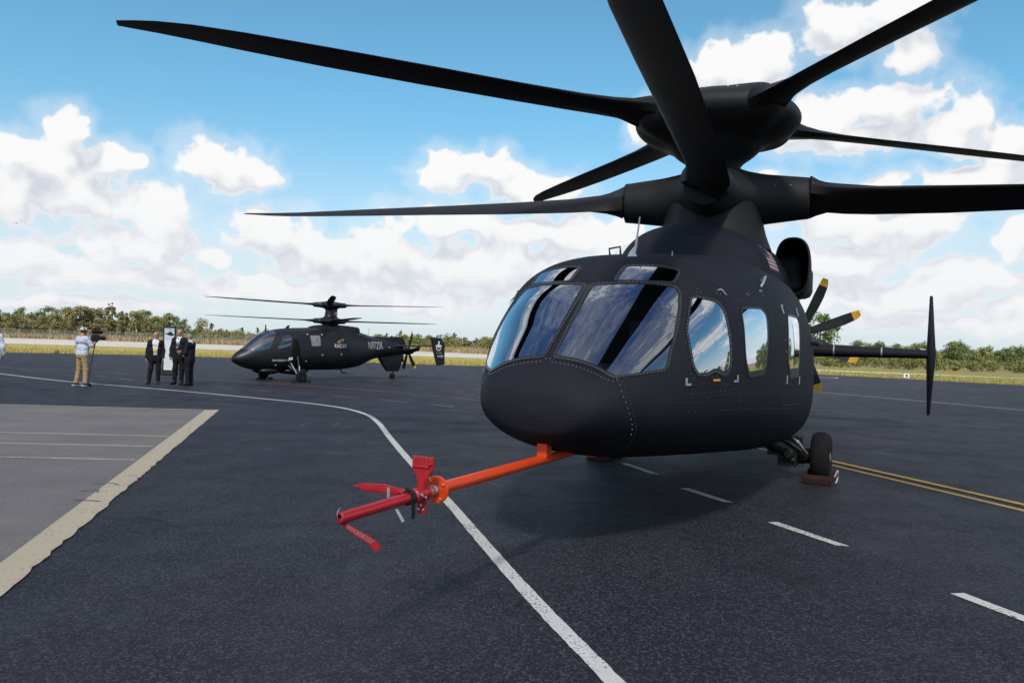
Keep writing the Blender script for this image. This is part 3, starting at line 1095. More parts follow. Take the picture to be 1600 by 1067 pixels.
# the same belt of vegetation goes on past both sides of the picture
for i in range(34):
    a = R(random.uniform(37, 110))
    d = random.uniform(95, 150)
    plant('belt_tree', random.choice(['green', 'round', 'pine', 'green']), d * math.sin(a), d * math.cos(a), random.uniform(1.0, 1.5), 'tree in the belt past the right edge of the view', 'tree', 'trees past the right edge')
for i in range(14):
    a = R(-random.uniform(38, 75))
    d = random.uniform(140, 190)
    plant('belt_tree', random.choice(['olive', 'green']), d * math.sin(a), d * math.cos(a), random.uniform(1.0, 1.3), 'tree in the belt past the left edge of the view', 'tree', 'trees past the left edge')


# a far low wood that closes the horizon
def far_wood():
    cl = []
    for px in np.arange(-500, 2600, 8):
        d = RNG.uniform(330, 420)
        h = RNG.uniform(2.2, 4.6)
        cl.append(((px - 800) / 1155.6 * d, d, h * .45, h * .62))
    for k in range(3):
        cl += [(c[0] + RNG.uniform(-8, 8), c[1] + RNG.uniform(-20, 20), c[2] * RNG.uniform(.5, 1.2), c[3] * RNG.uniform(.5, .9)) for c in cl[:388]]
    me = leaf_cloud('far_wood', cl, 26, 1.0, M['leaf_dark'], .9)
    o = link('far_wood', me)
    tag(o, 'low dark far off wood along the whole horizon', 'wood', kind='stuff')


far_wood()


# chain link fence beyond the runway
def fence():
    root = empty('fence', (-78, 148, -0.1))
    tag(root, 'long low grey chain link fence in front of the left tree row', 'fence')
    x0, x1 = -150, -32
    base = root.location
    pm = MB()
    pm.tube([(0, 0, 0), (0, 0, 1.72)], .055, 6)
    pme = pm.mesh('post')
    pme.materials.append(M['fence'])
    for i in range(40):
        x = x0 + (x1 - x0) * i / 39
        link('post', pme, None, root, loc=(x - base.x, 0, 0))
    mb = MB()
    for z in (.12, .6, 1.1, 1.62):
        mb.box(((x0 + x1) / 2 - base.x, 0, z), (x1 - x0, .03, .03))
    mb.build('rail', M['fence'], root)
    w = MB()
    n = 420
    for i in range(n):
        xa = x0 - base.x + (x1 - x0) * i / n
        dx = (x1 - x0) / n * 3
        for s in (1, -1):
            p, q = Vector((xa, 0, .1)), Vector((xa + s * dx, 0, 1.62))
            u = Vector((.011, 0, 0))
            w.add([p - u, p + u, q + u, q - u], [(0, 1, 2, 3)])
    o = link('mesh_panel', w.mesh('mesh_panel', False), M['fence'], root)
    o['kind'] = 'stuff'


fence()

# red and white warning masts far behind the tail of the far helicopter
for px, d, h, lab in [(576, 330, 6.5, 'faint thin mast on the skyline left of the far propeller'), (626, 260, 5.5, 'thin red mast on the skyline above the far propeller')]:
    o = empty('warning_mast', (at_px(px, d), d, -.1))
    mb = MB()
    mb.tube([(0, 0, 0), (0, 0, h)], [.16, .09], 6)
    mb.build('pole', M['mast_red'], o)
    mb = MB()
    mb.box((0, 0, .8), (.9, .9, 1.6))
    mb.build('hut', M['mast_red'], o, bevel=.03)
    tag(o, lab, 'mast')

# little airfield sign in the grass at the right
sg = empty('airfield_sign', (28.1, 52.6, 0), R(6))
sg.scale = (.68, .68, .68)
mb = MB()
mb.box((0, 0, .30), (.62, .12, .42))
mb.build('panel', M['white_print'], sg, bevel=.015)
mb = MB()
mb.prism([(-.10, .20), (.10, .20), (.10, .30), (.20, .30), (0, .46), (-.20, .30), (-.10, .30)], -.068, -.064)
mb.build('arrow', M['plastic'], sg)
for sx in (-.24, .24):
    mb = MB()
    mb.box((sx, 0, .03), (.05, .05, .14))
    mb.build('leg', M['fence'], sg)
tag(sg, 'small white airfield sign with black arrow in the grass at right', 'sign')
# small dark clod at the edge of the grass
mb = MB()
mb.lathe([(.03, 0), (.17, .05), (.19, .13), (.12, .23), (.02, .28)], (0, 0, -.03), (0, 0, 1), 9)
ob = mb.build('dark_lump', M['bark'], None, smooth=60, loc=(-32.7, 53.2, 0))
tag(ob, 'small dark lump at the grass edge left of the cameraman', 'lump')

# bird
mb = MB()
mb.loft([[(-.14, 0, 0)] * 4, [(-.05, .03, .0), (-.05, 0, .03), (-.05, -.03, 0), (-.05, 0, -.03)], [(.06, .03, .0), (.06, 0, .035), (.06, -.03, 0), (.06, 0, -.03)], [(.15, 0, .0)] * 4])
for s in (1, -1):
    mb.add([(.05, .02 * s, .01), (-.04, .02 * s, .01), (-.08, .16 * s, .07), (-.03, .30 * s, .03), (.05, .15 * s, .08)], [(0, 1, 2, 3, 4)])
bd = mb.build('bird', M['plastic'], None, loc=(-40.5, 60, 10.2), rz=.6)
bd.scale = (.6, .6, .6)
tag(bd, 'tiny dark bird in the sky at the far left', 'bird')
# ------------------------------------------------------------------ large helicopter
# local frame: x forward, y to port, z up; origin on the ground under the rotor mast
class Loft:
    """fuselage made of superellipse sections; x is the distance behind the tip"""
    def __init__(s, tip, S, w, zt, zb, zc, nt, nb):
        s.tip, s.S = tip, np.array(S)
        s.c = [np.array(k) for k in (w, zt, zb, zc, nt, nb)]

    def pt(s, x, a):
        x = np.atleast_1d(np.asarray(x, float))
        a = np.atleast_1d(np.asarray(a, float))
        w, T, B, Z, NT_, NB = [pchip(x, s.S, k) for k in s.c]
        c, q = np.cos(a), np.sin(a)
        N = np.where(q >= 0, NT_, NB)
        Y = w * np.sign(c) * np.abs(c) ** (2 / N)
        H = np.where(q >= 0, T - Z, Z - B)
        return np.stack([s.tip - x, Y, Z + H * np.sign(q) * np.abs(q) ** (2 / N)], -1)

    def nrm(s, x, a):
        e = 1e-3
        x = np.atleast_1d(np.asarray(x, float))
        a = np.atleast_1d(np.asarray(a, float))
        du = s.pt(np.maximum(x + e, 0), a) - s.pt(np.maximum(x - e, 1e-4), a)
        dv = s.pt(x, a + e) - s.pt(x, a - e)
        n = np.cross(dv, du)
        n /= np.linalg.norm(n, axis=1)[:, None] + 1e-12
        ctr = np.stack([s.tip - x, 0 * x, pchip(x, s.S, s.c[3])], -1)
        sg = np.sign(((s.pt(x, a) - ctr) * n).sum(1))
        return n * sg[:, None]

    def mesh(s, name, xs, na=144):
        a = np.linspace(0, 2 * np.pi, na, endpoint=False)
        # even out the spacing along each section
        V = []
        for x in xs:
            f = np.linspace(0, 2 * np.pi, 721)
            p = s.pt(np.full(721, x), f)
            L = np.concatenate([[0], np.cumsum(np.linalg.norm(np.diff(p, axis=0), axis=1))])
            t = np.interp(np.linspace(0, L[-1], na, endpoint=False), L, f)
            V.append(s.pt(np.full(na, x), t))
        n = len(xs)
        V = np.concatenate(V)
        F = [(i * na + k, i * na + (k + 1) % na, (i + 1) * na + (k + 1) % na, (i + 1) * na + k) for i in range(n - 1) for k in range(na)]
        F.append(tuple(range(na - 1, -1, -1)))
        F.append(tuple((n - 1) * na + k for k in range(na)))
        me = mesh(name, V, F)
        bm = bmesh.new()
        bm.from_mesh(me)
        bmesh.ops.recalc_face_normals(bm, faces=bm.faces)
        bm.to_mesh(me)
        bm.free()
        me.polygons.foreach_set('use_smooth', [True] * len(me.polygons))
        return me


def chaikin(P, k=2):
    P = [np.array(p, float) for p in P]
    for _ in range(k):
        Q = []
        for i in range(len(P)):
            a, b = P[i], P[(i + 1) % len(P)]
            Q += [a * .75 + b * .25, a * .25 + b * .75]
        P = Q
    return P


def dense(P, step):
    out = []
    for i in range(len(P)):
        a, b = P[i], P[(i + 1) % len(P)]
        n = max(1, int(np.ceil(np.linalg.norm(b - a) / step)))
        out += [a + (b - a) * k / n for k in range(n)]
    return out


def offset_poly(P, d):
    P = np.array(P)
    nx = np.roll(P, -1, 0) - np.roll(P, 1, 0)
    nx /= np.linalg.norm(nx, axis=1)[:, None] + 1e-12
    n = np.stack([nx[:, 1], -nx[:, 0]], 1)
    area = 0.5 * np.sum(P[:, 0] * np.roll(P[:, 1], -1) - np.roll(P[:, 0], -1) * P[:, 1])
    if area < 0:
        n = -n
    return P + n * d


def patch(name, lf, poly, off, mat, parent, rad=1.0, mirror=False, step=0.03):
    """surface patch: poly in (x, arc) with arc = angle * rad; lies off metres above the skin"""
    P = dense([np.array(p) for p in poly], step)
    P = np.array(P)
    lo, hi = P.min(0), P.max(0)
    gx, gy = np.meshgrid(np.arange(lo[0], hi[0], step), np.arange(lo[1], hi[1], step), indexing='ij')
    G = np.stack([gx.ravel(), gy.ravel()], 1)
    ins = np.zeros(len(G), bool)
    for i in range(len(P)):
        a, b = P[i], P[(i + 1) % len(P)]
        m = ((a[1] > G[:, 1]) != (b[1] > G[:, 1]))
        with np.errstate(divide='ignore', invalid='ignore'):
            xi = (b[0] - a[0]) * (G[:, 1] - a[1]) / (b[1] - a[1] + 1e-15) + a[0]
        ins ^= m & (G[:, 0] < xi)
    G = G[ins]
    if len(G):
        dmin = np.min(np.linalg.norm(G[:, None] - P[None], axis=2), axis=1)
        G = G[dmin > step * .45]
    allp = [Vector(p) for p in P] + [Vector(p) for p in G]
    n = len(P)
    r = delaunay_2d_cdt(allp, [(i, (i + 1) % n) for i in range(n)], [list(range(n))], 1, 1e-7)
    U = np.array([tuple(v) for v in r[0]])
    x, a = U[:, 0], U[:, 1] / rad
    V = lf.pt(x, a) + lf.nrm(x, a) * off
    N = lf.nrm(x, a)
    if mirror:
        V = V * (1, -1, 1)
        N = N * (1, -1, 1)
    F = []
    for f in r[2]:
        p = [V[i] for i in f[:3]]
        nn = np.cross(p[1] - p[0], p[2] - p[0])
        F.append(tuple(f) if nn @ N[f[0]] > 0 else tuple(reversed(f)))
    me = mesh(name, V, F)
    me.polygons.foreach_set('use_smooth', [True] * len(me.polygons))
    me.normals_split_custom_set_from_vertices([tuple(k) for k in N])
    return link(name, me, mat, parent)


def band(name, lf, inner, outer, off, mat, parent, rad=1.0, mirror=False):
    """raised frame between two outlines of equal length"""
    n = len(inner)
    A, B = np.array(inner), np.array(outer)

    def P(U, o):
        V = lf.pt(U[:, 0], U[:, 1] / rad) + lf.nrm(U[:, 0], U[:, 1] / rad) * o
        return V * (1, -1, 1) if mirror else V
    V = np.concatenate([P(A, 0.0), P(A, off), P(B, off), P(B, -0.004)])
    F = []
    for k in range(3):
        for i in range(n):
            j = (i + 1) % n
            F.append((k * n + i, k * n + j, (k + 1) * n + j, (k + 1) * n + i))
    me = mesh(name, V, F)
    bm = bmesh.new()
    bm.from_mesh(me)
    bmesh.ops.recalc_face_normals(bm, faces=bm.faces)
    bm.to_mesh(me)
    bm.free()
    o = link(name, me, mat, parent)
    # outward
    return o


def rivets(name, lf, pts, rad_a, parent, off=.006, r=.0046, mat=None):
    """small dome heads at (x, arc) points; mirrored points carry a third entry -1"""
    mb = MB()
    for q in pts:
        x, a = q[0], q[1] / rad_a
        c = lf.pt(x, a)[0]
        n = lf.nrm(x, a)[0]
        m = q[2] if len(q) > 2 else 1
        c = Vector(c * (1, m, 1))
        n = Vector(n * (1, m, 1))
        u = n.orthogonal().normalized()
        w = n.cross(u)
        ring0 = [c + n * (off - .002) + (u * math.cos(k * math.pi / 3) + w * math.sin(k * math.pi / 3)) * r for k in range(6)]
        ring1 = [c + n * (off + .0022) + (u * math.cos(k * math.pi / 3) + w * math.sin(k * math.pi / 3)) * r * .6 for k in range(6)]
        mb.loft([ring0, ring1], False, True)
    o = mb.build(name, mat or M['rivet'], parent)
    o['kind'] = 'stuff'
    return o


def along(P, step, closed=True):
    P = np.array(P)
    Q = np.concatenate([P, P[:1]]) if closed else P
    s = np.concatenate([[0], np.cumsum(np.linalg.norm(np.diff(Q, axis=0), axis=1))])
    q = np.arange(step * .5, s[-1], step)
    return np.stack([np.interp(q, s, Q[:, 0]), np.interp(q, s, Q[:, 1])], 1)


BIG = Loft(5.631,
           [0, .04, .14, .34, .65, 1.1, 1.7, 2.6, 3.6, 5.0, 6.2, 7.2, 8.2, 9.2, 11.0, 13.5, 15.2],
           [.02, .345, .500, .640, .808, 1.012, 1.191, 1.330, 1.389, 1.381, 1.322, 1.107, .813, .56, .42, .33, .22],
           [1.20, 1.355, 1.470, 1.644, 1.902, 2.251, 2.555, 2.672, 2.772, 2.806, 2.735, 2.65, 2.58, 2.52, 2.45, 2.4, 2.36],
           [1.165, 1.035, .960, .895, .822, .738, .680, .600, .507, .375, .330, .50, .82, 1.15, 1.55, 1.8, 1.94],
           [1.182, 1.205, 1.235, 1.265, 1.300, 1.354, 1.405, 1.440, 1.440, 1.385, 1.335, 1.42, 1.6, 1.8, 2.0, 2.1, 2.15],
           [2.0, 2.0, 2.02, 2.1, 2.22, 2.47, 2.86, 2.95, 3.05, 3.1, 2.85, 2.65, 2.4, 2.2, 2.1, 2.0, 2.0],
           [2.0, 1.98, 1.98, 2.06, 2.2, 2.36, 2.57, 2.79, 2.91, 3.0, 3.3, 2.71, 2.4, 2.2, 2.1, 2.0, 2.0])
BRAD = 1.0
HELI_YAW = math.atan2(-math.cos(R(28)), -math.sin(R(28)))
heli = empty('helicopter', (2.8, 10.47, 0), HELI_YAW)
tag(heli, 'large matte black twin rotor helicopter close to the camera with orange nose boom', 'helicopter')


def deg(P):
    return [(x, R(a) * BRAD) for x, a in P]


def yedge(x, y):
    """angle on the upper half where the half width is y"""
    w, n = pchip(np.array([x]), BIG.S, BIG.c[0])[0], pchip(np.array([x]), BIG.S, BIG.c[4])[0]
    return math.degrees(math.acos(min(1, (y / w)) ** (n / 2)))


SCREEN = deg([(1.06, yedge(1.06, .045)), (1.08, 80.5), (1.145, 70), (1.225, 59), (1.262, 55.3), (1.248, 51.5), (1.145, 46), (.965, 36.3), (.81, 27.2), (.705, 18.2), (.505, 24), (.33, 32.8), (.313, 42), (.308, 52), (.302, 65), (.30, 76), (.30, yedge(.30, .045)), (.55, yedge(.55, .045)), (.80, yedge(.80, .045))])
ROOF = deg([(1.375, 83), (1.41, 76.5), (1.445, 69), (1.48, 61), (1.305, 57.8), (1.19, 70), (1.14, 81.5)])
W1 = deg([(1.30, 44), (1.385, 39), (1.50, 33), (1.53, 29), (1.52, 23.5), (1.505, 16), (1.495, 9.5), (1.48, 4.3), (1.41, 3.0), (1.31, 4.8), (1.24, 6.2), (1.15, 5.6), (1.03, 6.8), (.985, 12), (1.0, 22), (1.04, 30.5), (1.21, 40)])
W2 = deg([(1.88, 25.2), (2.36, 24), (2.46, 21), (2.38, 11), (2.32, 5), (2.28, 1.3), (1.85, 1.3), (1.785, 5), (1.785, 11), (1.835, 23)])
W3 = deg([(3.38, 19.3), (4.08, 18.6), (4.14, 16.5), (4.04, 9), (3.98, 2), (3.92, .6), (3.26, .6), (3.17, 3), (3.2, 7.5), (3.32, 17.5)])


def chamfer(P, d=.03):
    """cuts each corner of an outline slightly so that panes have rounded corners"""
    P = [np.array(p, float) for p in P]
    Q = []
    n = len(P)
    for i in range(n):
        p, a, b = P[i], P[i - 1], P[(i + 1) % n]
        la, lb = np.linalg.norm(a - p), np.linalg.norm(b - p)
        ka, kb = min(d, la * .35), min(d, lb * .35)
        q0, q1 = p + (a - p) / la * ka, p + (b - p) / lb * kb
        Q += [q0, q0 * .25 + p * .5 + q1 * .25, q1]
    return Q


# the skin, with real openings behind the cockpit panes
def inside(P, q):
    r = np.zeros(len(q), bool)
    for i in range(len(P)):
        a, b = P[i], P[(i + 1) % len(P)]
        m = ((a[1] > q[:, 1]) != (b[1] > q[:, 1]))
        r ^= m & (q[:, 0] < (b[0] - a[0]) * (q[:, 1] - a[1]) / (b[1] - a[1] + 1e-15) + a[0])
    return r


def skin():
    xs = np.unique(np.round(np.concatenate([np.linspace(0, 1, 14) ** 1.8 * .24, np.arange(.25, 1.62, .0185), np.linspace(1.62, 9.2, 84), np.linspace(9.2, 15.2, 30)]), 5))
    na = 320
    V, A = [], []
    for x in xs:
        f = np.linspace(0, 2 * np.pi, 1441)
        p = BIG.pt(np.full(1441, x), f)
        L = np.concatenate([[0], np.cumsum(np.linalg.norm(np.diff(p, axis=0), axis=1))])
        t = np.interp(np.linspace(0, L[-1], na, endpoint=False), L, f)
        V.append(BIG.pt(np.full(na, x), t))
        A.append(t)
    n = len(xs)
    V = np.concatenate(V)
    i, k = np.meshgrid(np.arange(n - 1), np.arange(na), indexing='ij')
    i, k = i.ravel(), k.ravel()
    k2 = (k + 1) % na
    F = np.stack([i * na + k, (i + 1) * na + k, (i + 1) * na + k2, i * na + k2], 1)
    A = np.array(A)
    ca = A[i, k] + np.pi / na
    ca = np.where(np.sin(ca) >= 0, np.where(ca > np.pi / 2, np.pi - ca, ca), -9)
    cx = (xs[i] + xs[i + 1]) / 2
    q = np.stack([cx, ca * BRAD], 1)
    keep = np.ones(len(F), bool)
    for poly, w in ((SCREEN, .012), (ROOF, .012), (W1, .010)):
        keep &= ~inside(offset_poly(np.array(dense(chamfer(poly, .035), .025)), w), q)
    F = F[keep]
    me = fast_mesh('fuselage', V, F)
    bm = bmesh.new()
    bm.from_mesh(me)
    for r0 in (0, (n - 1) * na):
        bm.verts.ensure_lookup_table()
        bm.faces.new([bm.verts[r0 + j] for j in range(na)])
    bmesh.ops.recalc_face_normals(bm, faces=bm.faces)
    bm.to_mesh(me)
    bm.free()
    link('fuselage', me, M['black_skin'], heli, smooth=True)


skin()

# cockpit: bulkhead, glare shield with panel, two seats
mb = MB()
sec = [tuple(BIG.pt(1.80, a)[0] * (1, .985, 1)) for a in np.linspace(0, 2 * np.pi, 48, endpoint=False)]
mb.loft([sec, [(p[0] - .03, p[1], p[2]) for p in sec]])
mb.build('cabin_bulkhead', M['cabin_dark'], heli)
mb = MB()
rings = []
for x_, zt_, wd in ((5.20, 1.40, .44), (5.05, 1.50, .55), (4.85, 1.56, .64), (4.70, 1.56, .68), (4.66, 1.50, .68), (4.68, 1.15, .66)):
    rings.append([(x_, wd * math.sin(R(k)), zt_ - .12 * (abs(math.sin(R(k))) ** 3)) for k in range(-90, 91, 15)])
mb.loft(rings, False, False, False)
gs = link('glare_shield', mb.mesh('glare_shield'), M['cabin_grey'], heli)
gs.modifiers.new('thick', 'SOLIDIFY').thickness = .02
mb = MB()
mb.box((4.55, 0, 1.15), (.7, .26, .35))
mb.build('centre_console', M['cabin_dark'], heli, bevel=.03)
for t_ in (.40, -.40):
    seat = empty('pilot_seat', (4.12, t_, 0))
    seat.parent = heli
    for nm_, c_, sz_, ry_ in (('seat_cushion', (.08, 0, 1.22), (.46, .46, .13), 0), ('seat_back', (-.14, 0, 1.60), (.13, .46, .68), -.14), ('headrest', (-.20, 0, 2.02), (.10, .26, .20), -.14)):
        mb = MB()
        mb.box(c_, sz_, Matrix.Rotation(ry_, 3, 'Y'))
        mb.build(nm_, M['cabin_grey'] if nm_ != 'headrest' else M['cabin_dark'], seat, bevel=.035, smooth=50)

riv = []
for nm, poly, fw_, fnm, mat, step in [('windscreen', SCREEN, .030, 'windscreen_frame', 'glass', .028), ('roof_window', ROOF, .028, 'window_frame', 'glass', .034),
                                      ('cockpit_window', W1, .024, 'window_frame', 'door_glass', .034), ('cabin_window', W2, .016, 'window_frame', 'side_glass', .0), ('cabin_window', W3, .016, 'window_frame', 'side_glass', .0)]:
    ol = chamfer(poly, .035)
    den = np.array(dense(ol, .025))
    outer = offset_poly(den, fw_)
    inner = offset_poly(den, -.003)
    for mir in (False, True):
        g_ = patch(nm, BIG, den, .0025, M[mat], heli, BRAD, mir)
        fr = band(fnm, BIG, inner, outer, .006, M['frame'], g_, BRAD, mir)
    if step:
        for q in along(offset_poly(den, fw_ * .55), step):
            riv += [(q[0], q[1]), (q[0], q[1], -1)]
# nose seam rivets and door hinge dots
seam = deg([(.325, 33), (.305, 20), (.30, 10), (.32, 0), (.36, -12), (.52, -38)])
for q in along(seam, .115, False):
    riv += [(q[0], q[1]), (q[0], q[1], -1)]
low = offset_poly(np.array(dense(chamfer(SCREEN, .035), .025)), .062)
for q in along(low, .06):
    if q[0] < .295:
        riv += [(q[0], q[1]), (q[0], q[1], -1)]
for bx_, ba in [(1.37, 44.5), (1.41, 43.2), (1.57, 37.5), (1.61, 36.2), (1.41, 45.6), (1.60, 39), (2.14, 33), (2.17, 32.2), (2.17, 33.5), (2.2, 32.5), (2.62, 33.5), (2.64, 31.5), (3.06, 9), (3.06, 5), (3.08, 3), (4.5, 6)]:
    riv += [(bx_, R(ba))]
rivets('rivets', BIG, riv, BRAD, heli)


FAST = []


def offset_open(P, d):
    t = np.gradient(P, axis=0)
    t /= np.linalg.norm(t, axis=1)[:, None] + 1e-9
    return P + np.stack([-t[:, 1], t[:, 0]], 1) * d


def seam_line(pts, w=.010, mirror=False, mat='seam', name='panel_seam', off=.0012):
    P = along(deg(pts), .03, False)
    if len(P) < 2:
        return
    w = w * 1.35
    for q in along(offset_open(P, .035), .075, False):
        FAST.append((q[0], q[1], -1 if mirror else 1))
    d = np.gradient(P, axis=0)
    d /= np.linalg.norm(d, axis=1)[:, None] + 1e-9
    n = np.stack([-d[:, 1], d[:, 0]], 1)
    A, B = P + n * w / 2, P - n * w / 2
    V = []
    for U in (A, B):
        q = BIG.pt(U[:, 0], U[:, 1]) + BIG.nrm(U[:, 0], U[:, 1]) * off
        V.append(q * (1, -1, 1) if mirror else q)
    k = len(P)
    me = mesh(name, np.concatenate(V), [(i, i + 1, k + i + 1, k + i) for i in range(k - 1)])
    link(name, me, M[mat], heli)


for mir in (False, True):
    seam_line([(1.31, 56.8), (1.45, 52), (1.64, 43.5), (1.70, 39)], mirror=mir)
    seam_line([(1.30, 55.4), (1.285, 50.5), (1.18, 45), (.975, 34), (.935, 23.5), (.895, 5), (.895, 1.5), (.91, -2)], mirror=mir)
    seam_line([(.91, -2), (1.25, -3), (1.62, -3.4)], mirror=mir)
    seam_line([(1.80, 28.5), (2.40, 27), (2.50, 24)], .006, mirror=mir)
    seam_line([(2.8, 47), (3.6, 44.5), (4.6, 42.5), (5.6, 40)], mirror=mir)
    seam_line([(2.62, 36), (2.64, 20), (2.66, 8), (2.68, -3)], .006, mirror=mir)
    seam_line([(.325, 33), (.305, 20), (.30, 10), (.32, 0), (.36, -12), (.52, -38), (.7, -60), (.75, -90)], .007, mirror=mir)
    seam_line([(.93, 3.4), (1.25, 1.2), (1.5, -.2)], .010, mirror=mir)
    seam_line([(3.0, 27), (3.02, 12), (3.02, -8), (3.1, -14), (4.2, -14), (4.35, -8), (4.35, 12), (4.4, 26)], .007, mirror=mir)
    seam_line([(.9, -14), (1.7, -15), (2.6, -16), (4, -17)], .006, mirror=mir)
    seam_line([(1.75, 52), (1.85, 40), (1.72, 20), (1.66, 2), (1.68, -14)], .007, mirror=mir)
    seam_line([(1.9, 78), (2.5, 70), (3.2, 66), (4.4, 63)], .006, mirror=mir)


# faint fastener rows beside the panel joints
rivets('fasteners', BIG, [q for q in FAST if q[0] > .2], BRAD, heli, .0015, .0055, M['fastener'])


# ---- small fittings of the port side (corner brackets, handle, label)
def on_skin(x, a, off=0.0):
    n = Vector(BIG.nrm(x, R(a))[0])
    return Vector(BIG.pt(x, R(a))[0]) + n * off, n


def bracket(x, a, kind, s=1.0, m=1, mat='grey_metal'):
    """L shaped hinge cover lying on the skin"""
    c, n = on_skin(x, a, .004)
    u = Vector((1, 0, 0)) - n * n.x
    u.normalize()
    w = n.cross(u)
    if w.z < 0:
        w = -w
    mb = MB()

    def bar(p0, p1, wd):
        p0, p1 = c + u * p0[0] + w * p0[1], c + u * p1[0] + w * p1[1]
        d = (p1 - p0).normalized()
        q = n.cross(d) * wd / 2
        V = [p0 - q, p0 + q, p1 + q, p1 - q]
        mb.add([v for v in V] + [v + n * .008 for v in V], [(3, 2, 1, 0), (4, 5, 6, 7), (0, 1, 5, 4), (1, 2, 6, 5), (2, 3, 7, 6), (3, 0, 4, 7)])
    for p0, p1, wd in kind:
        bar((p0[0] * s, p0[1] * s), (p1[0] * s, p1[1] * s), wd * s)
    if m < 0:
        mb.v = [(p[0], -p[1], p[2]) for p in mb.v]
    return mb.build('hinge_bracket', M[mat], heli)


for m_ in (1, -1):
    bracket(.885, 4.2, [((.0, .09), (.0, -.012), .03), ((.012, 0), (-.085, 0), .028)], .6, m_)
    bracket(1.575, .4, [((-.06, .09), (-.06, -.012), .03), ((.05, 0), (-.05, 0), .028)], .6, m_)
    bracket(1.655, 37, [((.075, .035), (-.02, .035), .024), ((-.02, .045), (-.05, -.07), .022)], .6, m_)
    bracket(3.13, -1.2, [((0, .08), (0, -.02), .03)], .9, m_)
    bracket(4.0, -1.6, [((0, .08), (0, -.02), .03)], .9, m_)
    bracket(3.16, 22.6, [((0, .05), (0, -.05), .035), ((.0, .05), (-.06, .05), .02)], .9, m_)
    bracket(4.2, 22.0, [((0, .05), (0, -.05), .035), ((.0, .05), (-.06, .05), .02)], .9, m_)
    bracket(2.62, 34.5, [((.06, 0), (-.06, 0), .018)], .7, m_)
    # step / grab handle
    for mat_, dz, ln in (('dark', -.012, .10), ('grey_metal', .02, .085)):
        pass
    c, n = on_skin(2.84, 40, 0)
    mb = MB()
    mb.tube([c + Vector((.05, 0, -.07)), c + n * .05 + Vector((.02, 0, -.03)), c + n * .06 + Vector((-.05, 0, .03)), c + Vector((-.08, 0, .03))], .014, 8)
    if m_ < 0:
        mb.v = [(p[0], -p[1], p[2]) for p in mb.v]
    mb.build('grab_handle', M['grey_metal'], heli, smooth=60)
# yellow rescue label under the cockpit window
bracket(1.265, 2.0, [((.055, 0), (-.055, 0), .022)], .85, 1, 'yellow').name = 'rescue_label'

# roof handle, whip aerial and stub aerial
c, n = on_skin(1.86, 91, 0)
mb = MB()
mb.tube([c + Vector((.03, -.03, -.01)), c + Vector((.03, -.04, .055)), c + Vector((0, .06, .075)), c + Vector((-.02, .06, -.01))], .011, 8)
mb.build('roof_handle', M['dark_metal'], heli, smooth=60)
c, n = on_skin(1.66, 86, 0)
mb = MB()
mb.tube([c + Vector((0, 0, -.01)), c + Vector((0, 0, .03)), c + Vector((0, .03, .09)), c + Vector((0, .06, .36))], [.05, .03, .012, .006], 10)
mb.build('whip_aerial', M['white_print'], heli, smooth=60)
c, n = on_skin(1.86, 74, 0)
mb = MB()
mb.tube([c, c + Vector((0, 0, .05))], [.008, .006], 8)
mb.build('stub_aerial', M['grey_metal'], heli)
# wiper-like side probe far aft
c, n = on_skin(5.44, 10, 0)
mb = MB()
mb.tube([c, c + n * .06 + Vector((-.05, 0, -.01)), c + n * .05 + Vector((-.35, 0, -.03))], [.02, .03, .015], 8)
mb.build('side_probe', M['black_skin'], heli, smooth=60)

# ---- pylon: front dome, dark gap, rear fairing
PYF = Loft(2.88, [0, .12, .45, .9, 1.4, 1.8, 2.0], [.03, .30, .56, .72, .80, .845, .86],
           [2.60, 2.78, 3.0, 3.14, 3.24, 3.30, 3.32], [2.3] * 7, [2.34] * 7, [2.0, 2.1, 2.2, 2.3, 2.3, 2.35, 2.4], [2] * 7)
link('pylon_fairing', PYF.mesh('pylon_fairing', np.concatenate([np.linspace(0, 1, 16) ** 1.8, np.linspace(1.06, 2.0, 12)]), 96), M['black_skin'], heli)
PYG = Loft(.95, [0, .3, .6], [.77, .77, .77], [3.17, 3.17, 3.17], [2.3] * 3, [2.34] * 3, [2.4] * 3, [2] * 3)
link('air_gap', PYG.mesh('air_gap', [0, .3, .6], 64), M['dark'], heli)
PYR = Loft(.72, [0, .12, .6, 1.5, 3.0, 5.5, 8.0], [.85, .90, .94, .96, .9, .6, .3], [3.27, 3.32, 3.35, 3.35, 3.22, 2.85, 2.5], [2.2] * 7, [2.34] * 7, [2.45, 2.5, 2.5, 2.5, 2.4, 2.2, 2.0], [2] * 7)
link('rear_fairing', PYR.mesh('rear_fairing', np.concatenate([[0, .05, .12], np.linspace(.3, 8.0, 30)]), 96), M['black_skin'], heli)
# two oval drains low on the dome
for ss, tt, ln in ((2.9, .40, .12), (2.55, .55, .16), (3.05, .05, .1)):
    pass
# flag on the rear fairing
mbr, mbw, mbb = MB(), MB(), MB()


def pyr_side(s_, z_):
    x = .72 - s_
    w, n, T = [pchip(np.array([x]), PYR.S, PYR.c[k])[0] for k in (0, 4, 1)]
    q = min(.999, abs((z_ - 2.34) / (T - 2.34)))
    return w * (1 - q ** n) ** (1 / n) + .006


def flag_quad(mb, s0, s1, z0, z1):
    for i in range(4):
        a, b = s0 + (s1 - s0) * i / 4, s0 + (s1 - s0) * (i + 1) / 4
        mb.add([(a, pyr_side(a, z0), z0), (b, pyr_side(b, z0), z0), (b, pyr_side(b, z1), z1), (a, pyr_side(a, z1), z1)], [(0, 1, 2, 3)])


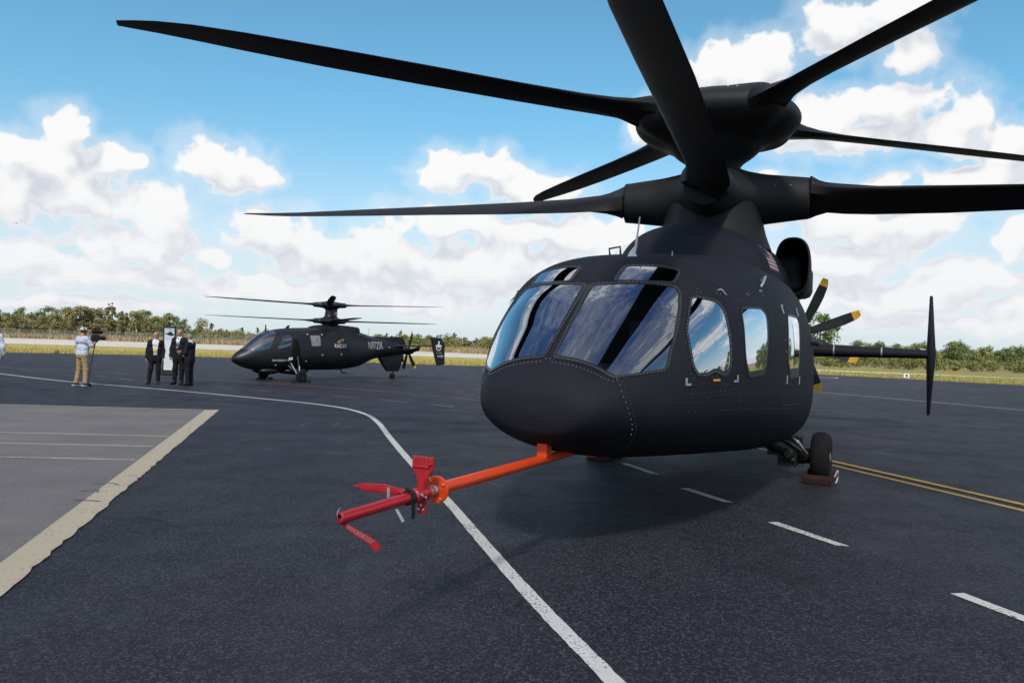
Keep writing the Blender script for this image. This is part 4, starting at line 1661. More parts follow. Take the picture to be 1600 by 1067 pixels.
for k in range(13):
    zz0 = 2.76 + .33 * k / 13
    zz1 = 2.76 + .33 * (k + 1) / 13
    s1 = -.02
    s0 = .52 if k < 6 else .31
    flag_quad(mbr if k % 2 == 0 else mbw, s0, s1, zz0, zz1)
flag_quad(mbb, .52, .31, 2.76 + .33 * 6 / 13, 3.09)
fl = mbr.build('flag', M['flag_red'], heli)
mbw.build('flag_stripe', M['grey_print'], fl)
mbb.build('flag_canton', M['flag_blue'], fl)

# ---- engine pods with intakes
for m_ in (1, -1):
    def ring(x, cy, cz, ry, rz, n=40, p=2.6):
        out = []
        for k in range(n):
            a = 2 * math.pi * k / n
            c_, s_ = math.cos(a), math.sin(a)
            out.append((x, (cy + ry * math.copysign(abs(c_) ** (2 / p), c_)) * m_, cz + rz * math.copysign(abs(s_) ** (2 / p), s_)))
        return out
    mb = MB()
    cy, cz = .95, 2.93
    outer = [(-.86, .225, .40), (-.84, .235, .42), (-.9, .245, .44), (-1.05, .25, .455), (-1.5, .235, .44), (-2.4, .18, .38), (-3.6, .12, .28), (-4.4, .08, .2)]
    mb.loft([ring(x, cy - .06 * max(0, -1.0 - x), cz, a, b) for x, a, b in outer], False, True)
    pod = mb.build('engine_pod', M['black_skin'], heli, smooth=60)
    mb = MB()
    inner = [(-.86, .225, .40), (-.95, .205, .375), (-1.15, .195, .345), (-1.6, .17, .30)]
    mb.loft([ring(x, cy, cz, a, b) for x, a, b in inner], False, True)
    mb.build('intake_duct', M['dark'], pod, smooth=60)
    mb = MB()
    mb.box((-1.9, .86 * m_, 2.85), (1.7, .4, .55))
    mb.build('pod_pylon', M['black_skin'], pod, bevel=.12, smooth=50)


# ---- rotor head
def blend(prims, k):
    def fn(P):
        d = None
        for kind, *a in prims:
            e = rcone(P, *a) if kind == 'c' else ellip(P, *a)
            d = e if d is None else smin(d, e, k)
        return d
    return fn


def hdir(world_deg):
    a = R(world_deg) - HELI_YAW
    return math.cos(a), math.sin(a)


ZU, ZL = 4.88, 3.79
UP_ANG = [199.4, 109.4, 19.4, 289.4]
LO_ANG = [162.6, 342.0, 250.0, 71.5]
# upper hub
pr = [('e', (0, 0, ZU), (1.13, 1.13, .385))]
for a in UP_ANG:
    x, y = hdir(a)
    pr.append(('c', (0, 0, ZU + .02), (x * .98, y * .98, ZU + .03), .28, .20))
pr += [('c', (0, 0, ZL), (0, 0, ZU - .2), .30, .34), ('e', (0, 0, ZU - .36), (.55, .55, .2))]
V, F = surface_nets(blend(pr, .24), (-1.5, -1.5, 3.8), (1.5, 1.5, 5.5), .035)
link('upper_hub', fast_mesh('upper_hub', V, F), M['hub_skin'], heli, smooth=True)
# lower hub
pr = [('e', (0, 0, ZL), (.72, .72, .36))]
for a in LO_ANG:
    x, y = hdir(a)
    pr.append(('c', (0, 0, ZL), (x * 1.20, y * 1.20, ZL), .42, .285))
V, F = surface_nets(blend(pr, .20), (-1.65, -1.65, 3.2), (1.65, 1.65, 4.4), .035)
# cut the arm ends flat at the blade joint
V = np.asarray(V)
for a in LO_ANG:
    x, y = hdir(a)
    over = np.maximum(V[:, 0] * x + V[:, 1] * y - 1.248, 0)
    V[:, 0] -= over * x
    V[:, 1] -= over * y
link('lower_hub', fast_mesh('lower_hub', V, F), M['hub_skin'], heli, smooth=True)
mb = MB()
mb.lathe([(.80, 3.06), (.755, 3.18), (.72, 3.28), (.695, 3.38), (.675, 3.48), (.665, 3.58), (.67, 3.68)], (0.05, 0, 0), (0, 0, 1), 64)
mb.build('mast_neck', M['hub_skin'], heli, smooth=60)
# bolts on the hubs
mb = MB()
for ang, z, rr in [(a, ZU + .17, 1.07) for a in (225, 240, 247, 262, 268)] + [(a, ZU - .62, .36) for a in (255, 262)]:
    x, y = hdir(ang)
    mb.lathe([(.011, 0), (.008, .012)], (x * rr, y * rr, z), (x, y, .2), 8)
for ang, rr, t_ in [(342, .80, .355), (342, 1.0, .325)]:
    x, y = hdir(ang)
    tx, ty = hdir(ang - 90 if ang > 200 else ang + 90)
    mb.lathe([(.010, 0), (.007, .012)], (x * rr + tx * t_ * .92, y * rr + ty * t_ * .92, ZL + .12), (tx, ty, .3), 8)
o = mb.build('hub_bolts', M['rivet'], heli)
o['kind'] = 'stuff'


def airfoil(c, t, n=14):
    """closed section, chord along +x from leading edge, centred on the pitch axis at 30 percent"""
    xs_ = 0.5 * (1 - np.cos(np.linspace(0, np.pi, n)))
    yt = 5 * t * (.2969 * np.sqrt(xs_) - .126 * xs_ - .3516 * xs_ ** 2 + .2843 * xs_ ** 3 - .1036 * xs_ ** 4)
    up = [(x - .30, y + .15 * t * (1 - x)) for x, y in zip(xs_, yt)]
    dn = [(x - .30, -y * .75 + .1 * t * (1 - x)) for x, y in zip(xs_, yt)][::-1]
    return [(a * c, b * c) for a, b in up + dn[1:-1]]


def blade_mesh(name, R_, root, chord, sections, pitch, cone, spin, droop=0.0):
    """sections: (r, chord, thickness ratio, roundness); spin +1 leads to the left of the radius"""
    mb = MB()
    rings = []
    for (r, c, t, rnd, sweep) in sections:
        pr_ = airfoil(1.0, .12)
        n = len(pr_)
        ring_ = []
        tw = pitch * (1 - .45 * max(0, (r - 1.3)) / R_)
        for k, (a, b) in enumerate(airfoil(c, t)):
            ang = math.atan2(pr_[k][1], pr_[k][0] - .2)
            ea, eb = math.cos(ang) * c * .5, math.sin(ang) * c * t * .5 * 1.0
            px, pz = a * (1 - rnd) + ea * rnd, b * (1 - rnd) + eb * rnd
            qx = px * math.cos(tw) + pz * math.sin(tw) * 1
            qz = -px * math.sin(tw) + pz * math.cos(tw)
            ring_.append((r, -spin * qx - spin * sweep, qz + cone * (r - root) - droop * max(0, r - 2) ** 2))
        rings.append(ring_)
    mb.loft(rings)
    me = mb.mesh(name)
    return me


def place_blade(name, me, ang, z, parent, mat):
    o = link(name, me, mat, parent)
    o.location = (0, 0, z)
    o.rotation_euler = (0, 0, R(ang) - HELI_YAW)
    shade(o, 40) if not me.get('sm') else None
    me['sm'] = 1
    return o


UP_S = [(.80, .62, .80, 1, 0), (.98, .64, .76, 1, 0), (1.16, .60, .66, .95, 0), (1.4, .54, .46, .7, 0), (1.7, .50, .32, .35, 0), (2.1, .51, .22, .1, 0), (3, .53, .14, 0, 0), (4.2, .55, .12, 0, 0), (5.4, .53, .11, 0, 0), (6.3, .47, .10, 0, 0), (6.85, .39, .09, 0, .02), (7.2, .30, .09, 0, .07), (7.45, .21, .09, 0, .14), (7.62, .13, .10, 0, .20)]
LO_S = [(1.252, .64, .86, 1, 0), (1.27, .65, .86, 1, 0), (1.36, .59, .74, .9, 0), (1.5, .54, .55, .7, 0), (1.75, .50, .36, .35, 0), (2.1, .50, .22, .1, 0), (3, .53, .14, 0, 0), (4.2, .55, .12, 0, 0), (5.4, .53, .11, 0, 0), (6.3, .47, .10, 0, 0), (6.85, .39, .09, 0, .02), (7.2, .30, .09, 0, .07), (7.45, .21, .09, 0, .14), (7.68, .13, .10, 0, .20)]
UP_S = [(r_, c_ * (1 - .08 * min(1, max(0, r_ - 1.4) / .6)), t_, n_, w_) for r_, c_, t_, n_, w_ in UP_S]
LO_S = [(r_, c_ * float(np.interp(r_, [1.3, 1.8, 3, 4.2, 6, 7.7], [1, 1.18, 1.10, .96, .90, .85])), t_, n_, w_) for r_, c_, t_, n_, w_ in LO_S]
ub = blade_mesh('rotor_blade', 7.6, 1.1, .5, UP_S, R(8), .030, 1)
lb = blade_mesh('rotor_blade', 7.6, 1.25, .5, LO_S, R(28), -.004, -1)
for a in UP_ANG:
    place_blade('rotor_blade', ub, a, ZU + .02, heli, M['blade_skin'])
for a in LO_ANG:
    place_blade('rotor_blade', lb, a, ZL, heli, M['blade_skin'])

# ---- tail: stabiliser with end fins, pusher propeller
TS = -8.6


def wing(name, sects, mat, parent, vertical=False):
    """sects: (span position y, centre x, centre z, chord, thickness)"""
    mb = MB()
    rings = []
    for (y, x, z, c, t) in sects:
        rg = []
        for a, b in airfoil(c, t):
            if vertical:
                rg.append((x - a, y + b, z))
            else:
                rg.append((x - a, y, z + b))
        rings.append(rg)
    mb.loft(rings)
    return mb.build(name, mat, parent, smooth=50)


stab = wing('stabiliser', [(-3.0, TS - .1, 1.69, .55, .34), (-2.9, TS - .1, 1.69, .62, .34), (0, TS + .15, 1.70, 1.1, .345), (2.9, TS - .1, 1.69, .62, .34), (3.0, TS - .1, 1.69, .55, .34)], M['black_skin'], heli)
for yb in (.95, 1.95):
    k = yb / 2.9
    c0 = 1.1 + (.62 - 1.1) * k
    wing('pale_band', [(yb, TS + .15 - .25 * k, 1.70 - .01 * k, c0 * 1.02, .35), (yb + .03, TS + .15 - .25 * k, 1.70 - .01 * k, c0 * 1.02, .35)], M['grey_metal'], stab)
for s_ in (1, -1):
    wing('tail_fin', [(2.93 * s_, TS - .15, .34, .20, .20), (2.93 * s_, TS - .14, .37, .33, .22), (2.93 * s_, TS - .1, 1.2, .62, .25), (2.93 * s_, TS - .08, 1.72, .74, .29), (2.93 * s_, TS - .12, 2.2, .62, .25), (2.93 * s_, TS - .25, 3.03, .33, .22), (2.93 * s_, TS - .27, 3.06, .2, .20)], M['black_skin'], heli, True)
prop = empty('propeller', (-9.75, 0, 2.15))
prop.scale = (.95, .95, .95)
prop.parent = heli
mb = MB()
mb.lathe([(.02, -.5), (.16, -.42), (.24, -.2), (.25, .1), (.22, .25)], (0, 0, 0), (1, 0, 0), 24)
mb.build('spinner', M['black_skin'], prop, smooth=50)
PB = [(.2, .16, .5, .6, 0), (.4, .22, .3, .2, 0), (.8, .30, .16, 0, 0), (1.15, .31, .12, 0, .01), (1.42, .28, .1, 0, .05)]
PT = [(1.42, .282, .102, 0, .05), (1.54, .24, .1, 0, .10), (1.62, .17, .1, 0, .15)]
pb = blade_mesh('propeller_blade', 1.6, .2, .3, PB, R(62), 0, 1)
pt_ = blade_mesh('yellow_tip', 1.6, .2, .3, PT, R(62), 0, 1)
for m_ in (pb,):
    m_.materials.append(M['blade_skin'])
pt_.materials.append(M['yellow'])
for k in range(8):
    ang = R(-68 + 45 * k)
    b_ = link('propeller_blade', pb, None, prop)
    b_.rotation_euler = (ang, 0, 0)
    # blade built along +x: turn it into the disc plane (y, z)
    b_.rotation_mode = 'XYZ'
    q = Matrix.Rotation(ang, 4, 'X') @ Matrix.Rotation(math.pi / 2, 4, 'Z')
    b_.matrix_local = q
    t_ = link('yellow_tip', pt_, None, b_)
tw = MB()
tw.lathe([(.10, -.07), (.17, -.06), (.19, 0), (.17, .06), (.10, .07)], (-8.0, 0, .19), (0, 1, 0), 24)
tw.tube([(-8.0, 0, .19), (-8.0, .13, .25), (-7.8, .0, 1.9)], [.03, .04, .06], 8)
tw.build('tail_wheel', M['tyre'], heli, smooth=50)


# ---- main gear
def wheel_part(parent, s_, t_, r, w, name='main_wheel'):
    mb = MB()
    pf = []
    for k in range(15):
        a = math.pi * (k / 14)
        pf.append((r - r * .30 + r * .30 * math.sin(a) ** .75, -w / 2 * math.cos(a)))
    mb.lathe([(r * .55, -w * .46)] + pf + [(r * .55, w * .46)], (s_, t_, r), (0, 1, 0), 40)
    ty = mb.build(name, M['tyre'], parent, smooth=60)
    mb = MB()
    mb.lathe([(r * .60, -w * .36), (r * .5, -w * .42), (r * .22, -w * .30), (r * .2, -w * .5), (r * .2, w * .5), (r * .22, w * .30), (r * .5, w * .42), (r * .60, w * .36)], (s_, t_, r), (0, 1, 0), 24)
    mb.build('rim', M['rim'], ty, smooth=40)
    return ty


for m_ in (1, -1):
    wheel_part(heli, .0, 1.50 * m_, .325, .235)
    mb = MB()
    mb.tube([(.35, .72 * m_, .62), (.28, .95 * m_, .47), (.02, 1.32 * m_, .33)], [.11, .10, .075], 12)
    mb.tube([(.0, 1.16 * m_, .325), (.0, 1.42 * m_, .325)], [.12, .10], 14)
    mb.box((.02, 1.10 * m_, .34), (.34, .24, .30))
    mb.box((.14, 1.04 * m_, .47), (.22, .20, .18))
    mb.tube([(-.25, .8 * m_, .62), (-.1, 1.0 * m_, .45), (.0, 1.2 * m_, .38)], [.05, .05, .05], 10)
    mb.tube([(.2, 1.2 * m_, .52), (.18, 1.26 * m_, .42)], .035, 8)
    mb.tube([(.1, 1.1 * m_, .22), (.1, 1.1 * m_, .16)], [.03, .01], 8)
    mb.tube([(-.05, 1.08 * m_, .22), (-.05, 1.08 * m_, .14)], [.04, .012], 8)
    mb.tube([(.12, 1.2 * m_, .22), (.12, 1.2 * m_, .17)], [.03, .01], 8)
    mb.box((-.02, 1.20 * m_, .50), (.16, .12, .12))
    mb.box((.16, .93 * m_, .40), (.12, .16, .16))
    mb.box((-.10, 1.24 * m_, .30), (.14, .10, .20))
    mb.tube([(.26, .98 * m_, .56), (.26, 1.14 * m_, .50), (.20, 1.28 * m_, .40)], .028, 8)
    mb.tube([(.20, 1.02 * m_, .30), (.20, 1.20 * m_, .27)], .045, 10)
    mb.lathe([(.06, 0), (.07, .02), (.07, .09), (.05, .11)], (.19, 1.12 * m_, .36), (1, 0, 0), 12)
    for k in range(5):
        mb.box((.195, (1.00 + .05 * k) * m_, .205), (.03, .022, .05))
    g_ = mb.build('gear_leg', M['dark_metal'], heli, smooth=35)
    mb = MB()
    mb.tube([(.16, 1.16 * m_, .56), (.20, 1.25 * m_, .50), (.16, 1.3 * m_, .42), (.1, 1.33 * m_, .36)], .012, 6)
    mb.lathe([(.022, 0), (.018, .03)], (.2, 1.22 * m_, .52), (.8, .4 * m_, .2), 10)
    mb.build('brake_line', M['grey_metal'], g_, smooth=50)

# ---- orange air data boom under the nose
BZ = .815
boom = empty('nose_boom', (0, 0, 0))
boom.parent = heli
mb = MB()
mb.tube([(4.1, 0, BZ - .015), (5.30, 0, BZ - .005)], .034, 24)
mb.tube([(5.28, 0, BZ - .004), (6.86, 0, BZ)], .038, 28)
mb.build('boom_tube', M['orange'], boom, smooth=40)
mb = MB()
mb.box((5.38, 0, BZ + .09), (.10, .085, .16))
mb.build('boom_bracket', M['orange'], boom, bevel=.008)
mb = MB()
mb.box((4.35, 0, BZ - .06), (.12, .09, .10))
mb.build('boom_bracket', M['orange'], boom, bevel=.008)
mb = MB()
mb.lathe([(.05, 0), (.079, .0), (.082, .004), (.082, .012), (.079, .016), (.03, .016)], (6.855, 0, BZ), (1, 0, 0), 48)
fl = mb.build('flange', M['orange'], boom, smooth=35)
for k in range(4):
    a = R(35 + 90 * k)
    mb = MB()
    mb.lathe([(.009, 0), (.009, .008), (.005, .012)], (6.871, .062 * math.cos(a), BZ + .062 * math.sin(a)), (1, 0, 0), 6)
    mb.build('bolt', M['gold'], fl)
mb = MB()
mb.lathe([(.029, 0), (.031, .006), (.031, .03), (.027, .035), (.027, .06), (.030, .065), (.030, .085), (.026, .09), (.026, .26)], (6.87, 0, BZ), (1, 0, 0), 24)
mb.build('probe_shaft', M['steel'], boom, smooth=35)

# ---- red covers on the probe (they lift off, so they are a thing of their own)
cov = empty('probe_cover', (2.8, 10.47, 0), HELI_YAW)
tag(cov, 'red protective cover with vane plate and warning streamer on the nose boom', 'probe cover')
mb = MB()
mb.lathe([(.026, .0), (.040, .004), (.040, .055), (.034, .06), (.034, .075), (.041, .08), (.041, .13), (.030, .14)], (6.965, 0, BZ), (1, 0, 0), 20)
mb.tube([(7.02, 0, BZ + .02), (7.02, 0, BZ + .09)], .028, 12)
mb.build('clamp', M['red'], cov, smooth=35)


def plate(pts, x0, x1):
    b = MB()
    b.prism(pts, x0, x1, 'x')
    return b


# vane cover: vertical plate that flares towards its top
mb = plate([(-.030, BZ - .115), (.030, BZ - .115), (.030, BZ + .05), (.038, BZ + .09), (.052, BZ + .118), (.074, BZ + .142), (.074, BZ + .215), (-.074, BZ + .215), (-.074, BZ + .142), (-.052, BZ + .118), (-.038, BZ + .09), (-.030, BZ + .05)], 7.005, 7.020)
vp = mb.build('vane_plate', M['red'], cov, bevel=.004)
mb = MB()
mb.box((7.024, -.008, BZ + .156), (.010, .11, .014))
mb.box((7.024, .052, BZ + .172), (.010, .03, .012), Matrix.Rotation(.5, 3, 'X'))
mb.build('pressed_rib', M['red'], vp, bevel=.004, smooth=60)
mb = MB()
for k in range(5):
    mb.lathe([(.005, 0), (.004, .004)], (7.020, -.058 + .029 * k, BZ + .203), (1, 0, 0), 8)
for y, z in [(-.014, .052), (.014, .056), (-.014, .075), (.014, .078), (-.016, -.09), (.014, -.09), (0.0, -.065)]:
    mb.lathe([(.0085, 0), (.0085, .006), (.005, .009)], (7.020, y, BZ + z), (1, 0, 0), 6)
mb.lathe([(.0085, 0), (.0085, .012)], (7.05, .04, BZ - .01), (0, 1, .2), 6)
mb.lathe([(.0085, 0), (.0085, .012)], (7.09, .042, BZ + .01), (0, 1, .3), 6)
mb.build('bolt', M['steel'], vp)
# long red tube cover, its strap and second sideways cover
mb = MB()
mb.lathe([(.020, .0), (.028, .0), (.031, .01), (.031, .03), (.029, .05), (.028, .62), (.024, .625), (.024, .60), (.016, .59)], (7.10, 0, BZ), (1, 0, -.01), 24)
for k in range(3):
    a = R(60 + 40 * k)
    mb.tube([(7.14, .028 * math.cos(a), BZ + .028 * math.sin(a)), (7.70, .027 * math.cos(a), BZ + .027 * math.sin(a) - .004)], .003, 6)
mb.build('cover_tube', M['pink_red'], cov, smooth=35)
mb = MB()
mb.lathe([(.034, 0), (.043, .0), (.043, .035), (.034, .035)], (7.125, 0, BZ), (1, 0, 0), 24)
mb.box((7.14, .030, BZ - .07), (.028, .006, .09))
mb.tube([(7.14, -.02, BZ + .04), (7.16, -.005, BZ + .055), (7.17, .02, BZ + .045)], .008, 6)
mb.build('strap', M['strap'], cov, smooth=40)
mb = MB()
prf = [(-.10, -.018), (-.10, .022), (-.20, .034), (-.36, .022), (-.42, .004), (-.42, -.006), (-.34, -.024)]
mb.prism([(y, BZ + z + .012) for y, z in prf], 7.10, 7.114, 'x')
mb.prism([(y, BZ + z * .6 + .012) for y, z in prf], 7.096, 7.118, 'x')
mb.tube([(7.09, -.02, BZ + .01), (7.1, -.12, BZ + .015)], .018, 10)
sd = mb.build('side_vane_cover', M['red'], cov, bevel=.003)
mb = MB()
mb.add([(7.28, -.032, BZ + .075), (7.30, -.032, BZ + .078), (7.295, -.033, BZ - .03), (7.275, -.033, BZ - .03)], [(0, 1, 2, 3)])
mb.add([(7.28, .026, BZ - .035), (7.30, .024, BZ - .035), (7.265, .048, BZ - .11), (7.24, .045, BZ - .105)], [(0, 1, 2, 3)])
for k in range(2):
    pass
me = mb.mesh('tape')
o = link('tape', me, M['tape'], cov)
md = o.modifiers.new('thick', 'SOLIDIFY')
md.thickness = .003


# warning streamer with its lettering
def ribbon_pt(t, w):
    """t 0..1 along the ribbon, w -1..1 across"""
    K = np.array([[7.70, 0, BZ - .028], [7.685, .018, BZ - .048], [7.665, .045, BZ - .072], [7.645, .075, BZ - .094], [7.625, .105, BZ - .114], [7.61, .132, BZ - .140], [7.60, .152, BZ - .166]])
    s_ = np.linspace(0, 1, len(K))
    p = np.array([pchip(np.array([t]), s_, K[:, i])[0] for i in range(3)])
    q = np.array([pchip(np.array([min(1, t + .01)]), s_, K[:, i])[0] for i in range(3)]) - np.array([pchip(np.array([max(0, t - .01)]), s_, K[:, i])[0] for i in range(3)])
    q /= np.linalg.norm(q)
    face = np.array([.75, .35, .55 + .25 * math.sin(t * 7)])
    u = np.cross(face, q)
    u /= np.linalg.norm(u)
    return p + u * w * .019 * (.6 + .4 * min(1, t * 1.6)), np.cross(q, u)


V, F = [], []
for i in range(41):
    for j in range(5):
        V.append(ribbon_pt(i / 40, -1 + j / 2)[0])
for i in range(40):
    for j in range(4):
        F.append((i * 5 + j, i * 5 + j + 1, i * 5 + j + 6, i * 5 + j + 5))
rb = link('streamer', mesh('streamer', V, F), M['ribbon'], cov, smooth=True)
md = rb.modifiers.new('thick', 'SOLIDIFY')
md.thickness = .0015
mb = MB()
mb.lathe([(.004, 0), (.004, .002)], (7.72, 0, BZ - .03), (0, 1, 0), 6)
mb.tube([(7.72 + .02 * math.cos(a), .0, BZ + .01 + .035 * math.sin(a)) for a in np.linspace(0, 6.28, 16)], .0025, 6)
mb.build('key_ring', M['steel'], cov)


def text_mesh(txt, size=1.0):
    cu = bpy.data.curves.new('lettering', 'FONT')
    cu.body = txt
    cu.size = size
    cu.align_x = 'CENTER'
    cu.align_y = 'CENTER'
    cu.resolution_u = 3
    o = bpy.data.objects.new('lettering', cu)
    COL.objects.link(o)
    bpy.context.view_layer.update()
    dg = bpy.context.evaluated_depsgraph_get()
    me = bpy.data.meshes.new_from_object(o.evaluated_get(dg))
    bpy.data.objects.remove(o, do_unlink=True)
    bpy.data.curves.remove(cu)
    me.materials.clear()
    bm = bmesh.new()
    bm.from_mesh(me)
    ys = [v.co.y for v in bm.verts]
    xs_ = [v.co.x for v in bm.verts]
    for k in range(1, 7):
        bmesh.ops.bisect_plane(bm, geom=bm.verts[:] + bm.edges[:] + bm.faces[:], plane_co=(0, min(ys) + (max(ys) - min(ys)) * k / 7, 0), plane_no=(0, 1, 0))
    for k in range(1, 24):
        bmesh.ops.bisect_plane(bm, geom=bm.verts[:] + bm.edges[:] + bm.faces[:], plane_co=(min(xs_) + (max(xs_) - min(xs_)) * k / 24, 0, 0), plane_no=(1, 0, 0))
    bm.to_mesh(me)
    bm.free()
    return me


me = text_mesh('REMOVE BEFORE FLIGHT')
co_ = np.array([v.co[:] for v in me.vertices])
lo_, hi_ = co_.min(0), co_.max(0)
for v in me.vertices:
    t = .16 + .62 * (v.co.x - lo_[0]) / (hi_[0] - lo_[0])
    w = 1.25 * ((v.co.y - lo_[1]) / (hi_[1] - lo_[1]) - .5)
    p, n = ribbon_pt(t, w)
    if n[2] < 0:
        n = -n
    v.co = Vector(p + n * .003)
link('lettering', me, M['dim_print'], rb)

# ---- wheel chocks with their rope
for m_, lab in ((1, 'dark red wooden chock pair around the large helicopter port wheel'), (-1, 'wheel chock pair around the large helicopter starboard wheel')):
    ck = empty('wheel_chock', (2.8, 10.47, 0), HELI_YAW)
    for sgn in (1, -1):
        mb = MB()
        x0 = .20 * sgn
        mb.prism([(x0 - .02 * sgn, .006), (x0 + .13 * sgn, .006), (x0 + .13 * sgn, .08), (x0 + .09 * sgn, .12), (x0 + .05 * sgn, .11)], 1.50 * m_ - .19, 1.50 * m_ + .16, 'y')
        mb.build('chock_block', M['chock'], ck, bevel=.008)
    mb = MB()
    mb.tube([(.30, 1.50 * m_ + .19 * m_, .12), (.27, 1.50 * m_ + .22 * m_, .20), (.16, 1.50 * m_ + .22 * m_, .10), (.22, 1.50 * m_ + .20 * m_, .03), (0, 1.50 * m_ + .2 * m_, .02), (-.28, 1.50 * m_ + .19 * m_, .12)], .0065, 7)
    mb.build('rope', M['rope'], ck, smooth=60)
    tag(ck, lab, 'wheel chock')
# ------------------------------------------------------------------ far helicopter
RYAW = math.atan2(-.694, -.72)
raid = empty('helicopter', (-7.1, 29.9, 0), RYAW)
tag(raid, 'smaller glossy black twin rotor helicopter parked farther away beside the suited men', 'helicopter')
RF = Loft(4.30, [0, .05, .2, .42, .75, 1.05, 1.5, 2.0, 2.7, 3.4, 4.3, 5.2, 6.05, 6.9, 7.5, 7.75],
          [.02, .12, .25, .36, .48, .57, .67, .74, .78, .78, .74, .62, .44, .28, .18, .12],
          [.83, .93, 1.07, 1.23, 1.52, 1.74, 1.92, 2.0, 2.05, 2.08, 2.09, 1.98, 1.76, 1.66, 1.42, 1.32],
          [.79, .72, .62, .52, .43, .38, .36, .37, .40, .41, .42, .54, .86, .98, 1.05, 1.10],
          [.81, .82, .84, .88, .93, .97, 1.0, 1.05, 1.1, 1.12, 1.15, 1.18, 1.25, 1.28, 1.24, 1.22],
          [2, 2, 2, 2.0, 2.0, 2.05, 2.15, 2.3, 2.5, 2.6, 2.5, 2.3, 2.1, 2, 2, 2],
          [2, 2, 2, 2.1, 2.2, 2.3, 2.4, 2.5, 2.6, 2.6, 2.5, 2.3, 2.1, 2, 2, 2])
xs2 = np.unique(np.concatenate([np.linspace(0, 1, 18) ** 1.6, np.linspace(1, 7.75, 60)]))
link('fuselage', RF.mesh('fuselage', xs2, 96), M['raider_skin'], raid)


def r_ang(s_, z_):
    x = np.array([4.30 - s_])
    T, B, Z, n, nb = [pchip(x, RF.S, RF.c[k])[0] for k in (1, 2, 3, 4, 5)]
    if z_ >= Z:
        q = min(1, (z_ - Z) / (T - Z))
        return math.asin(q ** (n / 2))
    q = min(1, (Z - z_) / (Z - B))
    return -math.asin(q ** (nb / 2))


def r_poly(P):
    return [(4.30 - s_, r_ang(s_, z_)) for s_, z_ in P]


def r_side(s_, z_, off=.006):
    a = r_ang(s_, z_)
    return RF.pt(4.30 - s_, a)[0] + RF.nrm(4.30 - s_, a)[0] * off


scr = [(.36, R(86)), (.75, R(87.5)), (1.1, R(88)), (1.42, R(88))] + r_poly([(2.80, 1.88), (2.74, 1.84), (3.10, 1.24), (3.35, 1.17), (3.65, 1.10)]) + [(.40, R(60))]
dw = r_poly([(2.52, 1.74), (2.36, 1.78), (2.28, 1.70), (2.26, 1.52), (2.34, 1.36), (2.80, 1.22), (2.84, 1.25)])
for mir in (False, True):
    den = np.array(dense(chamfer(scr, .03), .03))
    g_ = patch('windscreen', RF, den, .003, M['raider_glass'], raid, 1.0, mir, .05)
    band('windscreen_frame', RF, offset_poly(den, -.002), offset_poly(den, .03), .008, M['frame'], g_, 1.0, mir)
    den = np.array(dense(chamfer(dw, .05), .03))
    g_ = patch('door_window', RF, den, .003, M['raider_glass'], raid, 1.0, mir, .05)
    band('window_frame', RF, offset_poly(den, -.002), offset_poly(den, .03), .008, M['frame'], g_, 1.0, mir)
    sq = r_poly([(1.54, 1.76), (1.12, 1.77), (1.12, 1.36), (1.52, 1.35)])
    den = np.array(dense(chamfer(sq, .05), .03))
    g_ = patch('cabin_window', RF, den, .003, M['cabin_blind'] if not mir else M['raider_glass'], raid, 1.0, mir, .05)
    band('window_frame', RF, offset_poly(den, -.002), offset_poly(den, .035), .008, M['frame'], g_, 1.0, mir)
# open crew door: shaded inside painted as a black patch on the skin, door swung against the side
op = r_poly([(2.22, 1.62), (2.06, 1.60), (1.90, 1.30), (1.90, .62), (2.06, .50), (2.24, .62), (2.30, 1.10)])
patch('door_shade_patch', RF, op, .002, M['dark'], raid, 1.0, False, .05)
dr = r_poly([(2.08, 1.62), (1.80, 1.42), (1.56, 1.20), (1.52, .88), (1.94, .84), (2.0, 1.2)])
patch('crew_door', RF, dr, .035, M['raider_skin'], raid, 1.0, False, .05)
# brackets and marks
for s_, z_ in [(1.62, 1.80), (1.02, 1.80), (1.58, 1.02), (1.05, 1.02), (1.72, .78), (2.86, .62), (.2, 1.05), (-2.35, 1.35)]:
    p = r_side(s_, z_, .0)
    mb = MB()
    mb.lathe([(.035, -.01), (.035, .012), (.02, .02)], p, RF.nrm(4.3 - s_, r_ang(s_, z_))[0], 8)
    mb.build('fitting', M['grey_metal'], raid)


def side_text(txt, s0, s1, z, h, mat, parent=raid, slant=0.0):
    me = text_mesh(txt)
    c = np.array([v.co[:] for v in me.vertices])
    lo, hi = c.min(0), c.max(0)
    for v in me.vertices:
        k = (v.co.x - lo[0]) / (hi[0] - lo[0])
        q = (v.co.y - lo[1]) / (hi[1] - lo[1]) - .5
        v.co = Vector(r_side(s0 + (s1 - s0) * (k + slant * q), z + q * h, .012))
    return link('lettering', me, mat, parent)


side_text('RAIDER', .52, -.03, 1.385, .15, M['white_print'])
side_text('N972SK', -1.16, -2.0, 1.43, .30, M['grey_print'])
side_text('SIKORSKY', 3.02, 2.50, .80, .075, M['white_print'])


def side_shape(name, pts, mat, off=.012):
    me = mesh(name, [r_side(a, b, off) for a, b in pts], [tuple(range(len(pts)))])
    return link(name, me, mat, raid)


em = side_shape('emblem', [(.40, 1.50), (.30, 1.50), (.10, 1.57), (.06, 1.66), (.10, 1.69), (.16, 1.66), (.30, 1.60), (.37, 1.56)], M['gold'])
side_shape('emblem_eye', [(.27, 1.545), (.20, 1.56), (.17, 1.60), (.25, 1.585)], M['seam'], .016)
side_shape('winged_emblem', [(2.50, .80), (2.34, .86), (2.28, .93), (2.36, .88), (2.44, .90), (2.40, .84), (2.26, .84), (2.40, .80)], M['white_print'])

